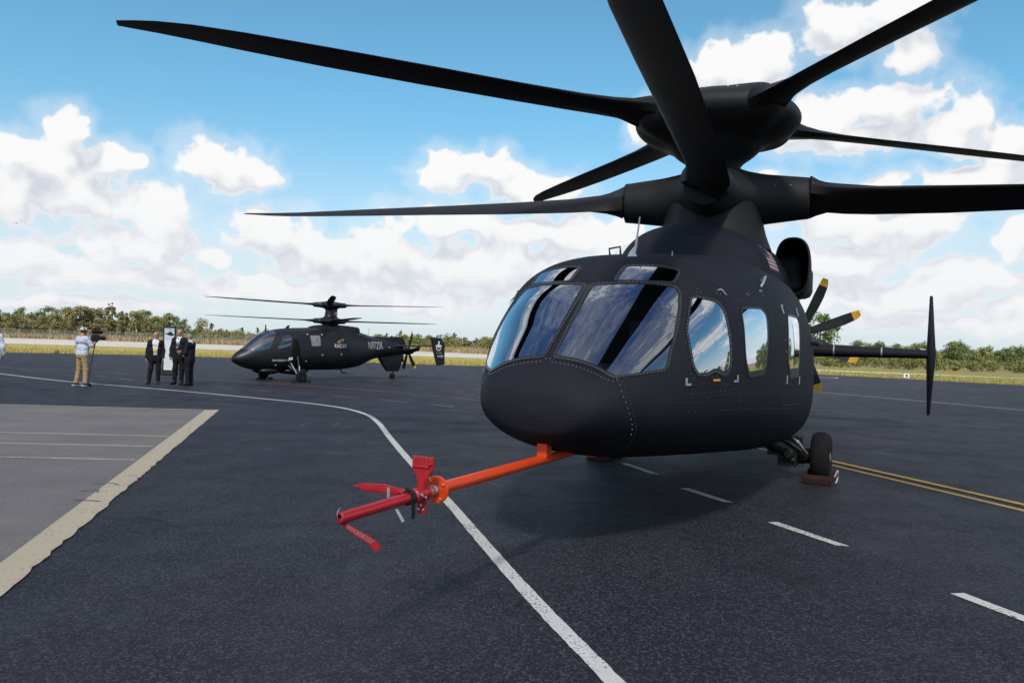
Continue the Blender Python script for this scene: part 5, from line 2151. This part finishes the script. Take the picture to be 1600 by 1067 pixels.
# ---- rotors
RS = .34
RZU, RZL = 3.0, 2.36
pr = [('c', (RS, 0, 2.0), (RS, 0, RZU), .26, .15), ('c', (RS - .10, 0, 2.15), (RS - .16, 0, 2.78), .20, .16), ('e', (RS, 0, RZU), (.34, .34, .14)), ('e', (RS, 0, RZL), (.38, .38, .15))]
RUP = [201, 21, 286, 106]
RLO = [206, 27, 296, 116]
for z, L_ in ((RZU, RUP), (RZL, RLO)):
    for a in L_:
        b = R(a) - RYAW
        pr.append(('c', (RS, 0, z), (RS + .58 * math.cos(b), .58 * math.sin(b), z), .13, .10))
V, F = surface_nets(blend(pr, .10), (-.6, -1.0, 1.9), (1.2, 1.0, 3.3), .03)
rh = link('rotor_head', fast_mesh('rotor_head', V, F), M['raider_skin'], raid, smooth=True)
SB = [(.5, .20, .8, 1, 0), (.62, .20, .7, .8, 0), (.9, .20, .4, .4, 0), (1.3, .24, .2, .1, 0), (2.2, .28, .14, 0, 0), (3.4, .27, .11, 0, 0), (4.1, .22, .1, 0, .01), (4.45, .14, .1, 0, .05), (4.66, .08, .1, 0, .09)]
for z, L_, sp, cone in ((RZU, RUP, 1, .03), (RZL, RLO, -1, .012)):
    me = blade_mesh('rotor_blade', 4.66, .5, .3, SB, R(7), cone, sp)
    for a in L_:
        o = link('rotor_blade', me, M['blade_skin'], raid)
        o.location = (RS, 0, z)
        o.rotation_euler = (0, 0, R(a) - RYAW)
    shade(o, 40)
RP = Loft(1.30, [0, .12, .5, 1.2, 1.9, 2.2], [.12, .26, .36, .38, .34, .30], [2.06, 2.12, 2.19, 2.22, 2.19, 2.16], [1.9] * 6, [1.95] * 6, [2, 2.2, 2.6, 2.8, 2.8, 2.8], [2] * 6)
link('pylon_fairing', RP.mesh('pylon_fairing', np.linspace(0, 2.2, 20), 48), M['raider_skin'], raid)
# flag on the mast fairing
mb = MB()
mb.box((RS - .17, .185, 2.66), (.15, .01, .10))
fl = mb.build('flag', M['flag_red'], raid)
mb = MB()
for k in range(3):
    mb.box((RS - .17, .192, 2.625 + .035 * k), (.15, .006, .012))
mb.build('flag_stripe', M['white_print'], fl)

# ---- tail
mb = MB()
mb.prism([(-1.95, 1.0), (-2.43, .37), (-2.50, .33), (-3.02, .33), (-3.08, .40), (-3.30, 1.12), (-2.2, 1.15)], -.10, .10)
mb.build('ventral_fin', M['raider_skin'], raid, bevel=.05, smooth=50)
mb = MB()
mb.prism([(-1.5, 1.80), (-2.78, 1.76), (-3.06, 1.44), (-2.8, 1.3), (-1.8, 1.5)], -.09, .09)
mb.build('dorsal_spine', M['raider_skin'], raid, bevel=.04, smooth=50)
for s_ in (1, -1):
    wing('stabiliser', [(0 * s_, -2.8, 1.40, .7, .14), (.5 * s_, -3.1, 1.42, .55, .14), (1.5 * s_, -3.85, 1.46, .42, .14)], M['raider_skin'], raid)
    mb = MB()
    mb.prism([(-3.62, 1.84), (-4.18, 1.82), (-4.38, 1.50), (-4.40, .68), (-3.98, .64), (-3.74, 1.35)], 1.50 * s_ - .03, 1.50 * s_ + .03)
    tf = mb.build('tail_fin', M['raider_skin'], raid, bevel=.015)
    mb = MB()
    mb.tube([(-3.95, 1.5 * s_, 1.8), (-3.98, 1.5 * s_, 1.92), (-4.2, 1.5 * s_, 1.93)], .022, 6)
    mb.build('fin_probe', M['plastic'], tf)
    if s_ > 0:
        mb = MB()
        y = 1.536
        for k in range(20):
            a0, a1 = R(-250 + 16 * k), R(-250 + 16 * (k + 1))
            for rr_ in ((.11, .145),):
                mb.add([(-4.04 + rr_[0] * math.cos(a0), y, 1.42 + rr_[0] * math.sin(a0)), (-4.04 + rr_[1] * math.cos(a0), y, 1.42 + rr_[1] * math.sin(a0)), (-4.04 + rr_[1] * math.cos(a1), y, 1.42 + rr_[1] * math.sin(a1)), (-4.04 + rr_[0] * math.cos(a1), y, 1.42 + rr_[0] * math.sin(a1))], [(0, 1, 2, 3)])
        mb.add([(-3.84, y + .002, 1.50), (-4.24, y + .002, 1.50), (-4.10, y + .002, 1.44), (-4.04, y + .002, 1.38), (-3.98, y + .002, 1.44)], [(0, 1, 2, 3, 4)])
        mb.add([(-4.02, y + .001, 1.50), (-4.07, y + .001, 1.50), (-4.09, y + .001, 1.66), (-4.04, y + .001, 1.70), (-4.0, y + .001, 1.64)], [(0, 1, 2, 3, 4)])
        link('emblem', mb.mesh('emblem', False), M['white_print'], tf)
        mb = MB()
        mb.add([(-3.98, y, 1.02), (-4.22, y, 1.02), (-4.22, y, .97), (-4.32, y, 1.045), (-4.22, y, 1.12), (-4.22, y, 1.07), (-3.98, y, 1.07)], [(0, 1, 2, 3, 4, 5, 6)])
        link('arrow_mark', mb.mesh('arrow_mark', False), M['grey_print'], tf)
        me = text_mesh('DANGER')
        c_ = np.array([v.co[:] for v in me.vertices])
        lo_, hi_ = c_.min(0), c_.max(0)
        for v in me.vertices:
            v.co = Vector((-3.93 - .28 * (v.co.x - lo_[0]) / (hi_[0] - lo_[0]), y, 1.15 + .06 * (v.co.y - lo_[1]) / (hi_[1] - lo_[1])))
        link('lettering', me, M['grey_print'], tf)
rp = empty('propeller', (-3.55, 0, 1.20))
rp.scale = (1.1, 1.1, 1.1)
rp.parent = raid
mb = MB()
mb.lathe([(.01, -.30), (.08, -.24), (.13, -.1), (.14, .12)], (0, 0, 0), (1, 0, 0), 18)
mb.build('spinner', M['raider_skin'], rp, smooth=50)
pb2 = blade_mesh('propeller_blade', .85, .1, .2, [(.1, .09, .6, .6, 0), (.25, .13, .3, .2, 0), (.5, .17, .16, 0, 0), (.74, .16, .12, 0, 0)], R(80), 0, 1)
pt2 = blade_mesh('yellow_tip', .85, .1, .2, [(.74, .161, .12, 0, 0), (.80, .13, .1, 0, .01), (.84, .07, .1, 0, .02)], R(80), 0, 1)
pb2.materials.append(M['blade_skin'])
pt2.materials.append(M['yellow'])
for k in range(6):
    b_ = link('propeller_blade', pb2, None, rp)
    b_.matrix_local = Matrix.Rotation(R(12 + 60 * k), 4, 'X') @ Matrix.Rotation(math.pi / 2, 4, 'Z')
    link('yellow_tip', pt2, None, b_)

# ---- gear
wheel_part(raid, -2.76, 0, .135, .12, 'tail_wheel')
mb = MB()
mb.tube([(-2.76, -.08, .135), (-2.76, .08, .135)], .03, 8)
mb.tube([(-2.76, .085, .135), (-2.76, .06, .3), (-2.74, 0, .4)], .025, 8)
mb.build('tail_gear', M['dark_metal'], raid)
for m_ in (1, -1):
    sx = 2.12 if m_ > 0 else 2.5
    wheel_part(raid, sx, 1.16 * m_, .215, .15)
    mb = MB()
    mb.tube([(sx, .98 * m_, .215), (sx, 1.1 * m_, .215)], .05, 10)
    mb.tube([(sx, 1.0 * m_, .22), (sx + .1, .8 * m_, .42), (sx + .25, .55 * m_, .62)], [.05, .055, .06], 10)
    mb.tube([(sx, 1.0 * m_, .22), (sx - .05, .86 * m_, .62), (sx - .06, .70 * m_, 1.0)], [.035, .035, .045], 10)
    mb.tube([(sx + .1, .9 * m_, .36), (sx + .28, .74 * m_, .74)], .02, 8)
    mb.tube([(sx + .22, .66 * m_, .80), (sx + .06, .97 * m_, .26)], .016, 8)
    g_ = mb.build('gear_leg', M['dark_metal'], raid, smooth=50)
    mb = MB()
    mb.tube([(sx + .21, .74 * m_, .70), (sx + .08, .99 * m_, .30)], .02, 8)
    mb.tube([(sx - .05, .885 * m_, .60), (sx - .02, .96 * m_, .36)], .026, 8)
    mb.build('oleo_rod', M['steel'], g_)
mb = MB()
for c_, r_ in (((2.95, .25, .40), (.42, .25, .14)), ((1.95, .3, .40), (.55, .35, .16))):
    for m_ in (1, -1):
        for i in range(7):
            pass
        n_ = 16
        rings = []
        for i in range(9):
            a = -math.pi / 2 + math.pi * i / 8
            rings.append([(c_[0] + r_[0] * math.sin(a), c_[1] * m_ + r_[1] * math.cos(a) * math.cos(2 * math.pi * k / n_), c_[2] + r_[2] * math.cos(a) * math.sin(2 * math.pi * k / n_)) for k in range(n_)])
        mb.loft(rings)
mb.build('gear_bay', M['raider_skin'], raid, smooth=60)
mb = MB()
mb.tube([(-.15, .1, .45), (-.22, .1, .30), (-.42, .1, .28)], [.025, .025, .03], 8)
mb.build('belly_aerial', M['plastic'], raid)
mb = MB()
mb.prism([(2.25, 1.98), (2.16, 2.10), (2.05, 2.14), (2.1, 1.98)], -.02, .02)
mb.build('roof_blade_aerial', M['plastic'], raid)
mb = MB()
mb.tube([(2.95, -.15, 1.85), (2.95, -.15, 2.12)], [.035, .02], 8)
mb.build('stub_aerial', M['plastic'], raid)
for m_, lab in ((1, 'black chock pair at the near wheel of the far helicopter'), (-1, 'black chock pair at the off side wheel of the far helicopter')):
    sx = 2.12 if m_ > 0 else 2.5
    ck = empty('wheel_chock', (-7.1, 29.9, 0), RYAW)
    for sg_ in (1, -1):
        mb = MB()
        mb.prism([(sx + .14 * sg_, .006), (sx + .36 * sg_, .006), (sx + .34 * sg_, .05), (sx + .22 * sg_, .09)], 1.16 * m_ - .14, 1.16 * m_ + .14)
        mb.build('chock_block', M['plastic'], ck, bevel=.006)
    tag(ck, lab, 'wheel chock')

# ------------------------------------------------------------------ people
# local frame: y forward, x to the person's right, z up
def hand_prims(wrist, dirv, palm_n, side, curl=.5):
    """palm and five bent fingers of different lengths; thumb leaves the side of the palm"""
    d = np.array(dirv, float)
    d /= np.linalg.norm(d)
    n = np.array(palm_n, float)
    n -= d * (n @ d)
    n /= np.linalg.norm(n)
    u = np.cross(d, n) * side
    w = np.array(wrist, float)
    P = [('c', w - d * .02, w + d * .04, .022, .024)]
    for k in range(4):
        off = (k - 1.5) * .0195
        P.append(('c', w + d * .03 + u * off * .8, w + d * .085 + u * off, .0135, .0115))
        L = (.036, .044, .041, .031)[k]
        a = w + d * .085 + u * off
        b = a + (d * math.cos(curl) + n * math.sin(curl)) * L
        c = b + (d * math.cos(curl * 2.1) + n * math.sin(curl * 2.1)) * L * .8
        P += [('c', a, b, .0100, .0090), ('c', b, c, .0090, .0075)]
    t0 = w + d * .025 - u * .03
    t1 = t0 + (d * .7 - u * .55 + n * .35) * .042
    t2 = t1 + (d * .9 - u * .05 + n * .45) * .032
    P += [('c', w + d * .02 - u * .012, t0, .016, .015), ('c', t0, t1, .0125, .0105), ('c', t1, t2, .0105, .0085)]
    return P


BASE = dict(pelvis=(0, 0, .96), chest=(0, .01, 1.33), neck=(0, -.01, 1.49), head=(0, .025, 1.655),
            shR=(.185, -.01, 1.425), elR=(.245, -.03, 1.14), wrR=(.25, .06, .90), shL=(-.185, -.01, 1.425), elL=(-.245, -.03, 1.14), wrL=(-.25, .06, .90),
            hipR=(.092, 0, .92), knR=(.105, .015, .50), anR=(.115, -.03, .085), toR=(.135, .12, .035), hipL=(-.092, 0, .92), knL=(-.105, .015, .50), anL=(-.115, -.03, .085), toL=(-.135, .12, .035))


def person(label, loc, yaw, height, pose, top, pants, shoes, hair, build=1.0, jacket=True, shirt=None, tie=None, short=False, curlR=.5, curlL=.5, turn=0.0, bald=.0, palmR=(-1, 0, 0), palmL=(1, 0, 0), vlow=1.16, vmin=.006):
    J = {k: np.array(v, float) for k, v in {**BASE, **pose}.items()}
    b = build
    pr = []

    def c(tagname, p, q, r1, r2):
        pr.append((tagname, 'c', np.array(p, float), np.array(q, float), r1, r2))

    def e(tagname, p, r_):
        pr.append((tagname, 'e', np.array(p, float), np.array(r_, float)))
    ch, pe = J['chest'], J['pelvis']
    c('top', ch + (-.10 * b, 0, .03), ch + (.10 * b, 0, .03), .115 * b, .115 * b)
    c('top', J['shL'] * (.75, 1, 1), J['shR'] * (.75, 1, 1), .075, .075)
    mid = (ch + pe) / 2
    c('top', mid + (-.075 * b, .01 * b, -.02), mid + (.075 * b, .01 * b, -.02), .12 * b, .12 * b)
    c('top', mid + (-.05 * b, .02 + .03 * (b - 1) * 3, .03), mid + (.05 * b, .02 + .03 * (b - 1) * 3, .03), .12 * b, .12 * b)
    if jacket:
        c('top', pe + (-.085 * b, 0, -.06), pe + (.085 * b, 0, -.06), .118 * b, .118 * b)
        c('top', pe + (-.09 * b, 0, -.13), pe + (.09 * b, 0, -.13), .108 * b, .108 * b)
        c('top', pe + (-.08 * b, 0.008, .05), pe + (.08 * b, 0.008, .05), .120 * b, .120 * b)
    else:
        c('top', pe + (-.08 * b, 0, .03), pe + (.08 * b, 0, .03), .12 * b, .12 * b)
        c('pants', pe + (-.075 * b, -.01, -.05), pe + (.075 * b, -.01, -.05), .108 * b, .108 * b)
    for s in 'RL':
        sh, el, wr = J['sh' + s], J['el' + s], J['wr' + s]
        c('top', sh, el if not short else sh + (el - sh) * .85, .070 * b if not short else .072, .056 if not short else .068)
        if short:
            c('skin', sh + (el - sh) * .7, el, .045, .042)
            c('skin', el, wr, .042, .028)
        else:
            c('top', el, el + (wr - el) * .94, .056, .046)
            c('cuff', el + (wr - el) * .85, el + (wr - el) * .985, .034, .033)
        hp, kn, an, to = J['hip' + s], J['kn' + s], J['an' + s], J['to' + s]
        c('pants', hp, kn, .098 * b, .074)
        c('pants', kn, an + (0, 0, .02), .074, .064)
        c('shoe', an + (0, -.03, -.03), to, .050, .036)
        c('shoe', an, to, .045, .036)
    c('skin', J['neck'] - (0, 0, .03), J['head'] - (0, .02, .05), .058, .055)
    if jacket or shirt:
        c('collar', J['neck'] - (0, 0, .04), J['neck'] + (0, .008, .022), .070, .062)
    # head turned about the vertical
    ct, st = math.cos(turn), math.sin(turn)

    def H(x, y, z):
        return J['head'] + (x * ct - y * st, x * st + y * ct, z)
    e('head', H(0, -.005, .02), (.078, .096, .100))
    e('head', H(0, .02, -.055), (.060, .070, .068))
    c('head', H(0, .088, .005), H(0, .108, -.028), .010, .015)
    for sx in (-1, 1):
        e('head', H(.078 * sx, -.005, -.01), (.012, .022, .032))
        c('head', H(.022 * sx, .083, .030), H(.045 * sx, .075, .028), .010, .009)
    c('head', H(-.02, .078, -.065), H(.02, .078, -.065), .010, .010)

    def fn(P, only=None):
        d = None
        for q in pr:
            ed = rcone(P, q[2], q[3], q[4], q[5]) if q[1] == 'c' else ellip(P, q[2], q[3])
            k = .012 if q[0] == 'head' else (.055 if jacket and q[0] in ('top', 'pants') else .03)
            d = ed if d is None else smin(d, ed, k)
        # cloth folds
        return d + .004 * np.sin(P[:, 2] * 46 + 7 * np.sin(P[:, 0] * 15)) * (P[:, 2] < 1.42) * (P[:, 2] > .12)
    allp = np.array([v for v in J.values()])
    lo = allp.min(0) - (.22, .24, .06)
    hi = allp.max(0) + (.22, .24, .20)
    lo[2] = -.02
    V, F = surface_nets(fn, lo, hi, .0155)
    dist = np.stack([(rcone(V, q[2], q[3], q[4], q[5]) if q[1] == 'c' else ellip(V, q[2], q[3])) for q in pr], 1)
    near = np.argmin(dist, 1)
    names = np.array([q[0] for q in pr])[near]
    mats = [top, pants, shoes, M['skin'], hair, shirt or M['white_shirt'], M['lip']]
    vm = np.zeros(len(V), int)
    vm[names == 'pants'] = 1
    vm[names == 'shoe'] = 2
    vm[(names == 'skin') | (names == 'head')] = 3
    vm[(names == 'cuff') | (names == 'collar')] = 5
    hd = V - J['head']
    hy = -hd[:, 0] * st + hd[:, 1] * ct
    ish = names == 'head'
    hl = .055 + bald
    vm[ish & ((hd[:, 2] > hl + .5 * np.maximum(hy, -.02)) | ((hy < -.035) & (hd[:, 2] > -.055 + 0)) & (hd[:, 2] < hl + .03)) & (np.abs(hd[:, 0] * ct + hd[:, 1] * st) < .09)] = 4
    vm[ish & (np.abs(hd[:, 2] + .058) < .009) & (hy > .075)] = 6
    if jacket:
        k = np.clip((V[:, 2] - 1.10) / .36, 0, 1)
        vm[(names == 'top') & (V[:, 1] > .06) & (V[:, 2] > vlow) & (np.abs(V[:, 0]) < vmin + .05 * k)] = 5
    # hands: same skin, joined to the body mesh at the cuffs
    HV, HF = [V], [F]
    hm = [vm]
    base = len(V)
    for s, sg_, cu, pn in (('R', 1, curlR, palmR), ('L', -1, curlL, palmL)):
        wr, el = J['wr' + s], J['el' + s]
        hp = hand_prims(wr, wr - el, pn, sg_, cu)
        pts = np.array([q[1] for q in hp] + [q[2] for q in hp])
        v, f = surface_nets(blend(hp, .006), pts.min(0) - .035, pts.max(0) + .035, .0065)
        HV.append(v)
        HF.append(f + base)
        base += len(v)
        hm.append(np.full(len(v), 3))
    V, F, vm = np.concatenate(HV), np.concatenate(HF), np.concatenate(hm)
    sc_ = height / 1.775
    me = fast_mesh('person', V * sc_, F)
    for m in mats:
        me.materials.append(m)
    fm = np.max(vm[F], axis=1)
    me.polygons.foreach_set('material_index', fm.astype(np.int32))
    o = link('person', me, None, None, loc=loc, rz=yaw, smooth=True)
    tag(o, label, 'person')

    def hp_(x, y, z):
        return Vector(H(x, y, z) * sc_)
    for sx in (-1, 1):
        mb = MB()
        cc = hp_(.032 * sx, .082, .008)
        mb.lathe([(.002, -.004), (.011, .0), (.009, .006), (.002, .009)], cc, hp_(.032 * sx, .2, .008) - cc, 10)
        mb.build('eye', M['eye'], o, smooth=60)
    if tie is not None:
        mb = MB()
        P = []
        for z_, w_ in ((1.475, .022), (1.45, .018), (1.30, .030), (1.15, .040), (1.08, .036), (1.045, .002)):
            P.append((z_, w_))

        def front(z_):
            ys = np.linspace(.02, .30, 57)
            Q = np.stack([0 * ys, ys, 0 * ys + z_], 1)
            dd = fn(Q)
            return float(ys[np.argmax(dd > 0)]) + .008
        rings = []
        for z_, w_ in P:
            yf = front(z_)
            rings.append([(-w_ * sc_, yf * sc_, z_ * sc_), (w_ * sc_, yf * sc_, z_ * sc_), (w_ * sc_, (yf - .02) * sc_, z_ * sc_), (-w_ * sc_, (yf - .02) * sc_, z_ * sc_)])
        mb.loft(rings)
        mb.build('tie', tie, o)
    o['_sc'] = sc_
    return o, hp_


def face(dx, dy):
    """yaw so that the person's forward (+y) points along (dx, dy)"""
    return math.atan2(dy, dx) - math.pi / 2


# cameraman with headphones, seen from behind
pc, hc = person('person in pale blue polo and khaki trousers filming with a camera on a monopod', (-13.12, 22.61, 0), face(.42, .91), 1.80,
                dict(elR=(.28, .10, 1.20), wrR=(.15, .30, 1.36), elL=(-.29, .02, 1.17), wrL=(-.10, .27, 1.27), hipR=(.10, 0, .92), knR=(.13, .03, .50), anR=(.17, .0, .085), toR=(.21, .14, .035), anL=(-.15, -.06, .085), toL=(-.19, .08, .035), knL=(-.13, 0, .5)),
                M['polo'], M['khaki'], M['shoe'], M['hair_dark'], 1.06, False, None, None, True, .9, .9, -.35, palmR=(-1, .2, 0), palmL=(1, 0, .3))
mb = MB()
rings = []
for i in range(7):
    a = math.pi / 2 * i / 6
    rings.append([hc(.085 * math.cos(a) * math.cos(t), -.006 + .104 * math.cos(a) * math.sin(t), .035 + .092 * math.sin(a)) for t in np.linspace(0, 2 * math.pi, 20, endpoint=False)])
mb.loft(rings, False, True)
mb.add([hc(-.07, .07, .045), hc(.07, .07, .045), hc(.05, .17, .035), hc(-.05, .17, .035), hc(-.07, .07, .035), hc(.07, .07, .035), hc(.05, .17, .027), hc(-.05, .17, .027)], [(0, 1, 2, 3), (7, 6, 5, 4), (0, 4, 5, 1), (1, 5, 6, 2), (2, 6, 7, 3), (3, 7, 4, 0)])
mb.build('cap', M['cap'], pc, smooth=50)
hpn = MB()
hpn.tube([hc(.092 * math.cos(t), -.01, .02 + .115 * math.sin(t)) for t in np.linspace(0, math.pi, 13)], .013, 8)
for sx in (-1, 1):
    hpn.lathe([(.012, -.015), (.042, -.012), (.045, .01), (.03, .022)], hc(.085 * sx, -.005, -.01), hc(.2 * sx, -.005, -.01) - hc(0, -.005, -.01), 16)
hpn.build('headphones', M['plastic'], pc, smooth=50)
for s_ in ('R', 'L'):
    pass
mb = MB()
mb.box((.17 * 1.0, .06, .018), (.11, .30, .03))
mb.box((-.16, -.02, .018), (.11, .30, .03))
mb.build('shoe_soles', M['sole'], pc, bevel=.008)
# video camera on a monopod, in front of the cameraman
fwd = Vector((.62, .78, 0)).normalized()
rgt = Vector((.78, -.62, 0)).normalized()
vc = empty('video_camera', (-13.12, 22.61, 0), face(.42, .91))
tag(vc, 'black video camera with furry microphone on a thin monopod held by the cameraman', 'camera')
mb = MB()
mb.box((.15, .30, 1.48), (.12, .22, .20))
mb.box((.15, .29, 1.38), (.09, .14, .10))
mb.build('camera_body', M['plastic'], vc, bevel=.02)
mb = MB()
mb.lathe([(.05, 0), (.062, .01), (.062, .15), (.072, .16), (.072, .20), (.05, .20)], (.15, .41, 1.48), (0, 1, 0), 20)
mb.build('lens', M['plastic'], vc, smooth=40)
mb = MB()
mb.lathe([(.01, 0), (.045, .02), (.055, .08), (.055, .26), (.045, .34), (.01, .37)], (.15, .18, 1.645), (0, 1, .02), 16)
mb.build('microphone', M['fur'], vc, smooth=60)
mb = MB()
mb.tube([(.17, .30, 1.36), (.22, .14, .70), (.26, .02, .0)], [.017, .015, .011], 10)
mb.lathe([(.024, 0), (.024, .06)], (.215, .16, .75), (.05, -.12, -.7), 10)
mb.lathe([(.024, 0), (.024, .06)], (.235, .09, .40), (.05, -.12, -.7), 10)
mb.build('monopod', M['plastic'], vc, smooth=40)

# three men in suits
p1, h1 = person('person in black suit with yellow tie and glasses, left of the suited three', (-11.72, 24.35, 0), face(.35, -.94), 1.72,
                dict(elR=(.25, -.04, 1.13), wrR=(.27, .05, .88), elL=(-.24, .0, 1.13), wrL=(-.25, .10, .90), knR=(.14, .03, .5), anR=(.18, .0, .085), toR=(.23, .14, .035), knL=(-.10, .02, .5), anL=(-.10, 0, .085), toL=(-.10, .15, .035)),
                M['suit'], M['suit'], M['shoe'], M['hair_grey'], 1.04, True, None, M['tie_yellow'], turn=.45, bald=.02, vlow=1.0, vmin=.045)
mb = MB()
for sx in (-1, 1):
    mb.tube([h1(.032 * sx + .026 * math.cos(t), .098, .008 + .02 * math.sin(t)) for t in np.linspace(0, 6.28, 13)], .003, 5)
    mb.tube([h1(.058 * sx, .096, .012), h1(.080 * sx, .0, .012)], .003, 5)
mb.tube([h1(-.006, .102, .01), h1(.006, .102, .01)], .003, 5)
mb.build('glasses', M['plastic'], p1)
p2_, h2 = person('person in black suit with dark patterned tie, tallest in the middle of the three', (-10.98, 24.45, 0), face(-.05, -1), 1.84,
                 dict(elR=(.27, -.02, 1.13), wrR=(.25, .08, .90), elL=(-.30, .02, 1.15), wrL=(-.20, .24, 1.08), knR=(.11, .03, .5), anR=(.12, .02, .085), toR=(.18, .14, .035), anL=(-.09, 0, .085), toL=(-.12, .15, .035)),
                 M['suit'], M['suit'], M['shoe'], M['hair_grey'], 1.05, True, None, M['tie_dark'], turn=.25, bald=.03)
p3, h3 = person('person with bald head in dark suit turned left, right of the suited three', (-10.50, 24.15, 0), face(-.93, .10), 1.69,
                dict(elR=(.25, .02, 1.13), wrR=(.16, .22, 1.04), elL=(-.27, .02, 1.12), wrL=(-.16, .24, 1.10), anR=(.10, -.03, .085), anL=(-.10, .0, .085)),
                M['navy_suit'], M['navy_suit'], M['shoe'], M['hair_grey'], 1.03, True, None, None, turn=-.2, bald=.12, curlL=1.1, curlR=1.0)
p4, h4 = person('person in pale jacket cut off by the left edge of the picture', (-15.28, 21.75, 0), face(-.5, .86), 1.80,
                dict(elR=(.27, -.02, 1.13), wrR=(.27, .05, .90)), M['white_shirt'], M['suit'], M['shoe'], M['hair_dark'], 1.1, True, M['white_shirt'], None)

# poster stand behind the men
ps = empty('poster_stand', (-13.85, 29.9, 0), R(-8))
tag(ps, 'black framed poster stand with a helicopter picture behind the suited men', 'poster stand')
mb = MB()
mb.box((0, 0, .05), (.62, .42, .07))
mb.prism([(-.30, .08), (.30, .08), (.24, .13), (-.24, .13)], -.16, .16)
mb.build('base', M['plastic'], ps, bevel=.01)
for sx in (-1, 1):
    mb = MB()
    mb.box((.245 * sx, 0, 1.04), (.05, .05, 1.84))
    mb.build('upright', M['plastic'], ps, bevel=.006)
for z_ in (1.93, .16):
    mb = MB()
    mb.box((0, 0.002, z_), (.54, .046, .07))
    mb.build('crossbar', M['plastic'], ps, bevel=.006)
mb = MB()
mb.box((0, .004, 1.05), (.445, .012, 1.70))
po = mb.build('poster', M['poster_white'], ps)
mb = MB()
mb.box((0, -.005, 1.66), (.44, .004, .46))
mb.build('poster_picture', M['poster_sky'], po)
mb = MB()
hs = [(-.20, 1.68), (-.12, 1.68), (-.02, 1.72), (.02, 1.75), (.10, 1.73), (.19, 1.64), (.20, 1.60), (.10, 1.575), (-.04, 1.60), (-.12, 1.645), (-.20, 1.655)]
mb.prism(hs, -.0095, -.0085)
mb.prism([(-.20, 1.80), (.20, 1.775), (.20, 1.785), (-.20, 1.81)], -.0095, -.0085)
mb.prism([(.015, 1.74), (.035, 1.74), (.035, 1.86), (.015, 1.86)], -.0100, -.0090)
mb.prism([(-.14, 1.855), (.17, 1.835), (.17, 1.843), (-.14, 1.863)], -.0105, -.0095)
mb.build('poster_print', M['plastic'], po)
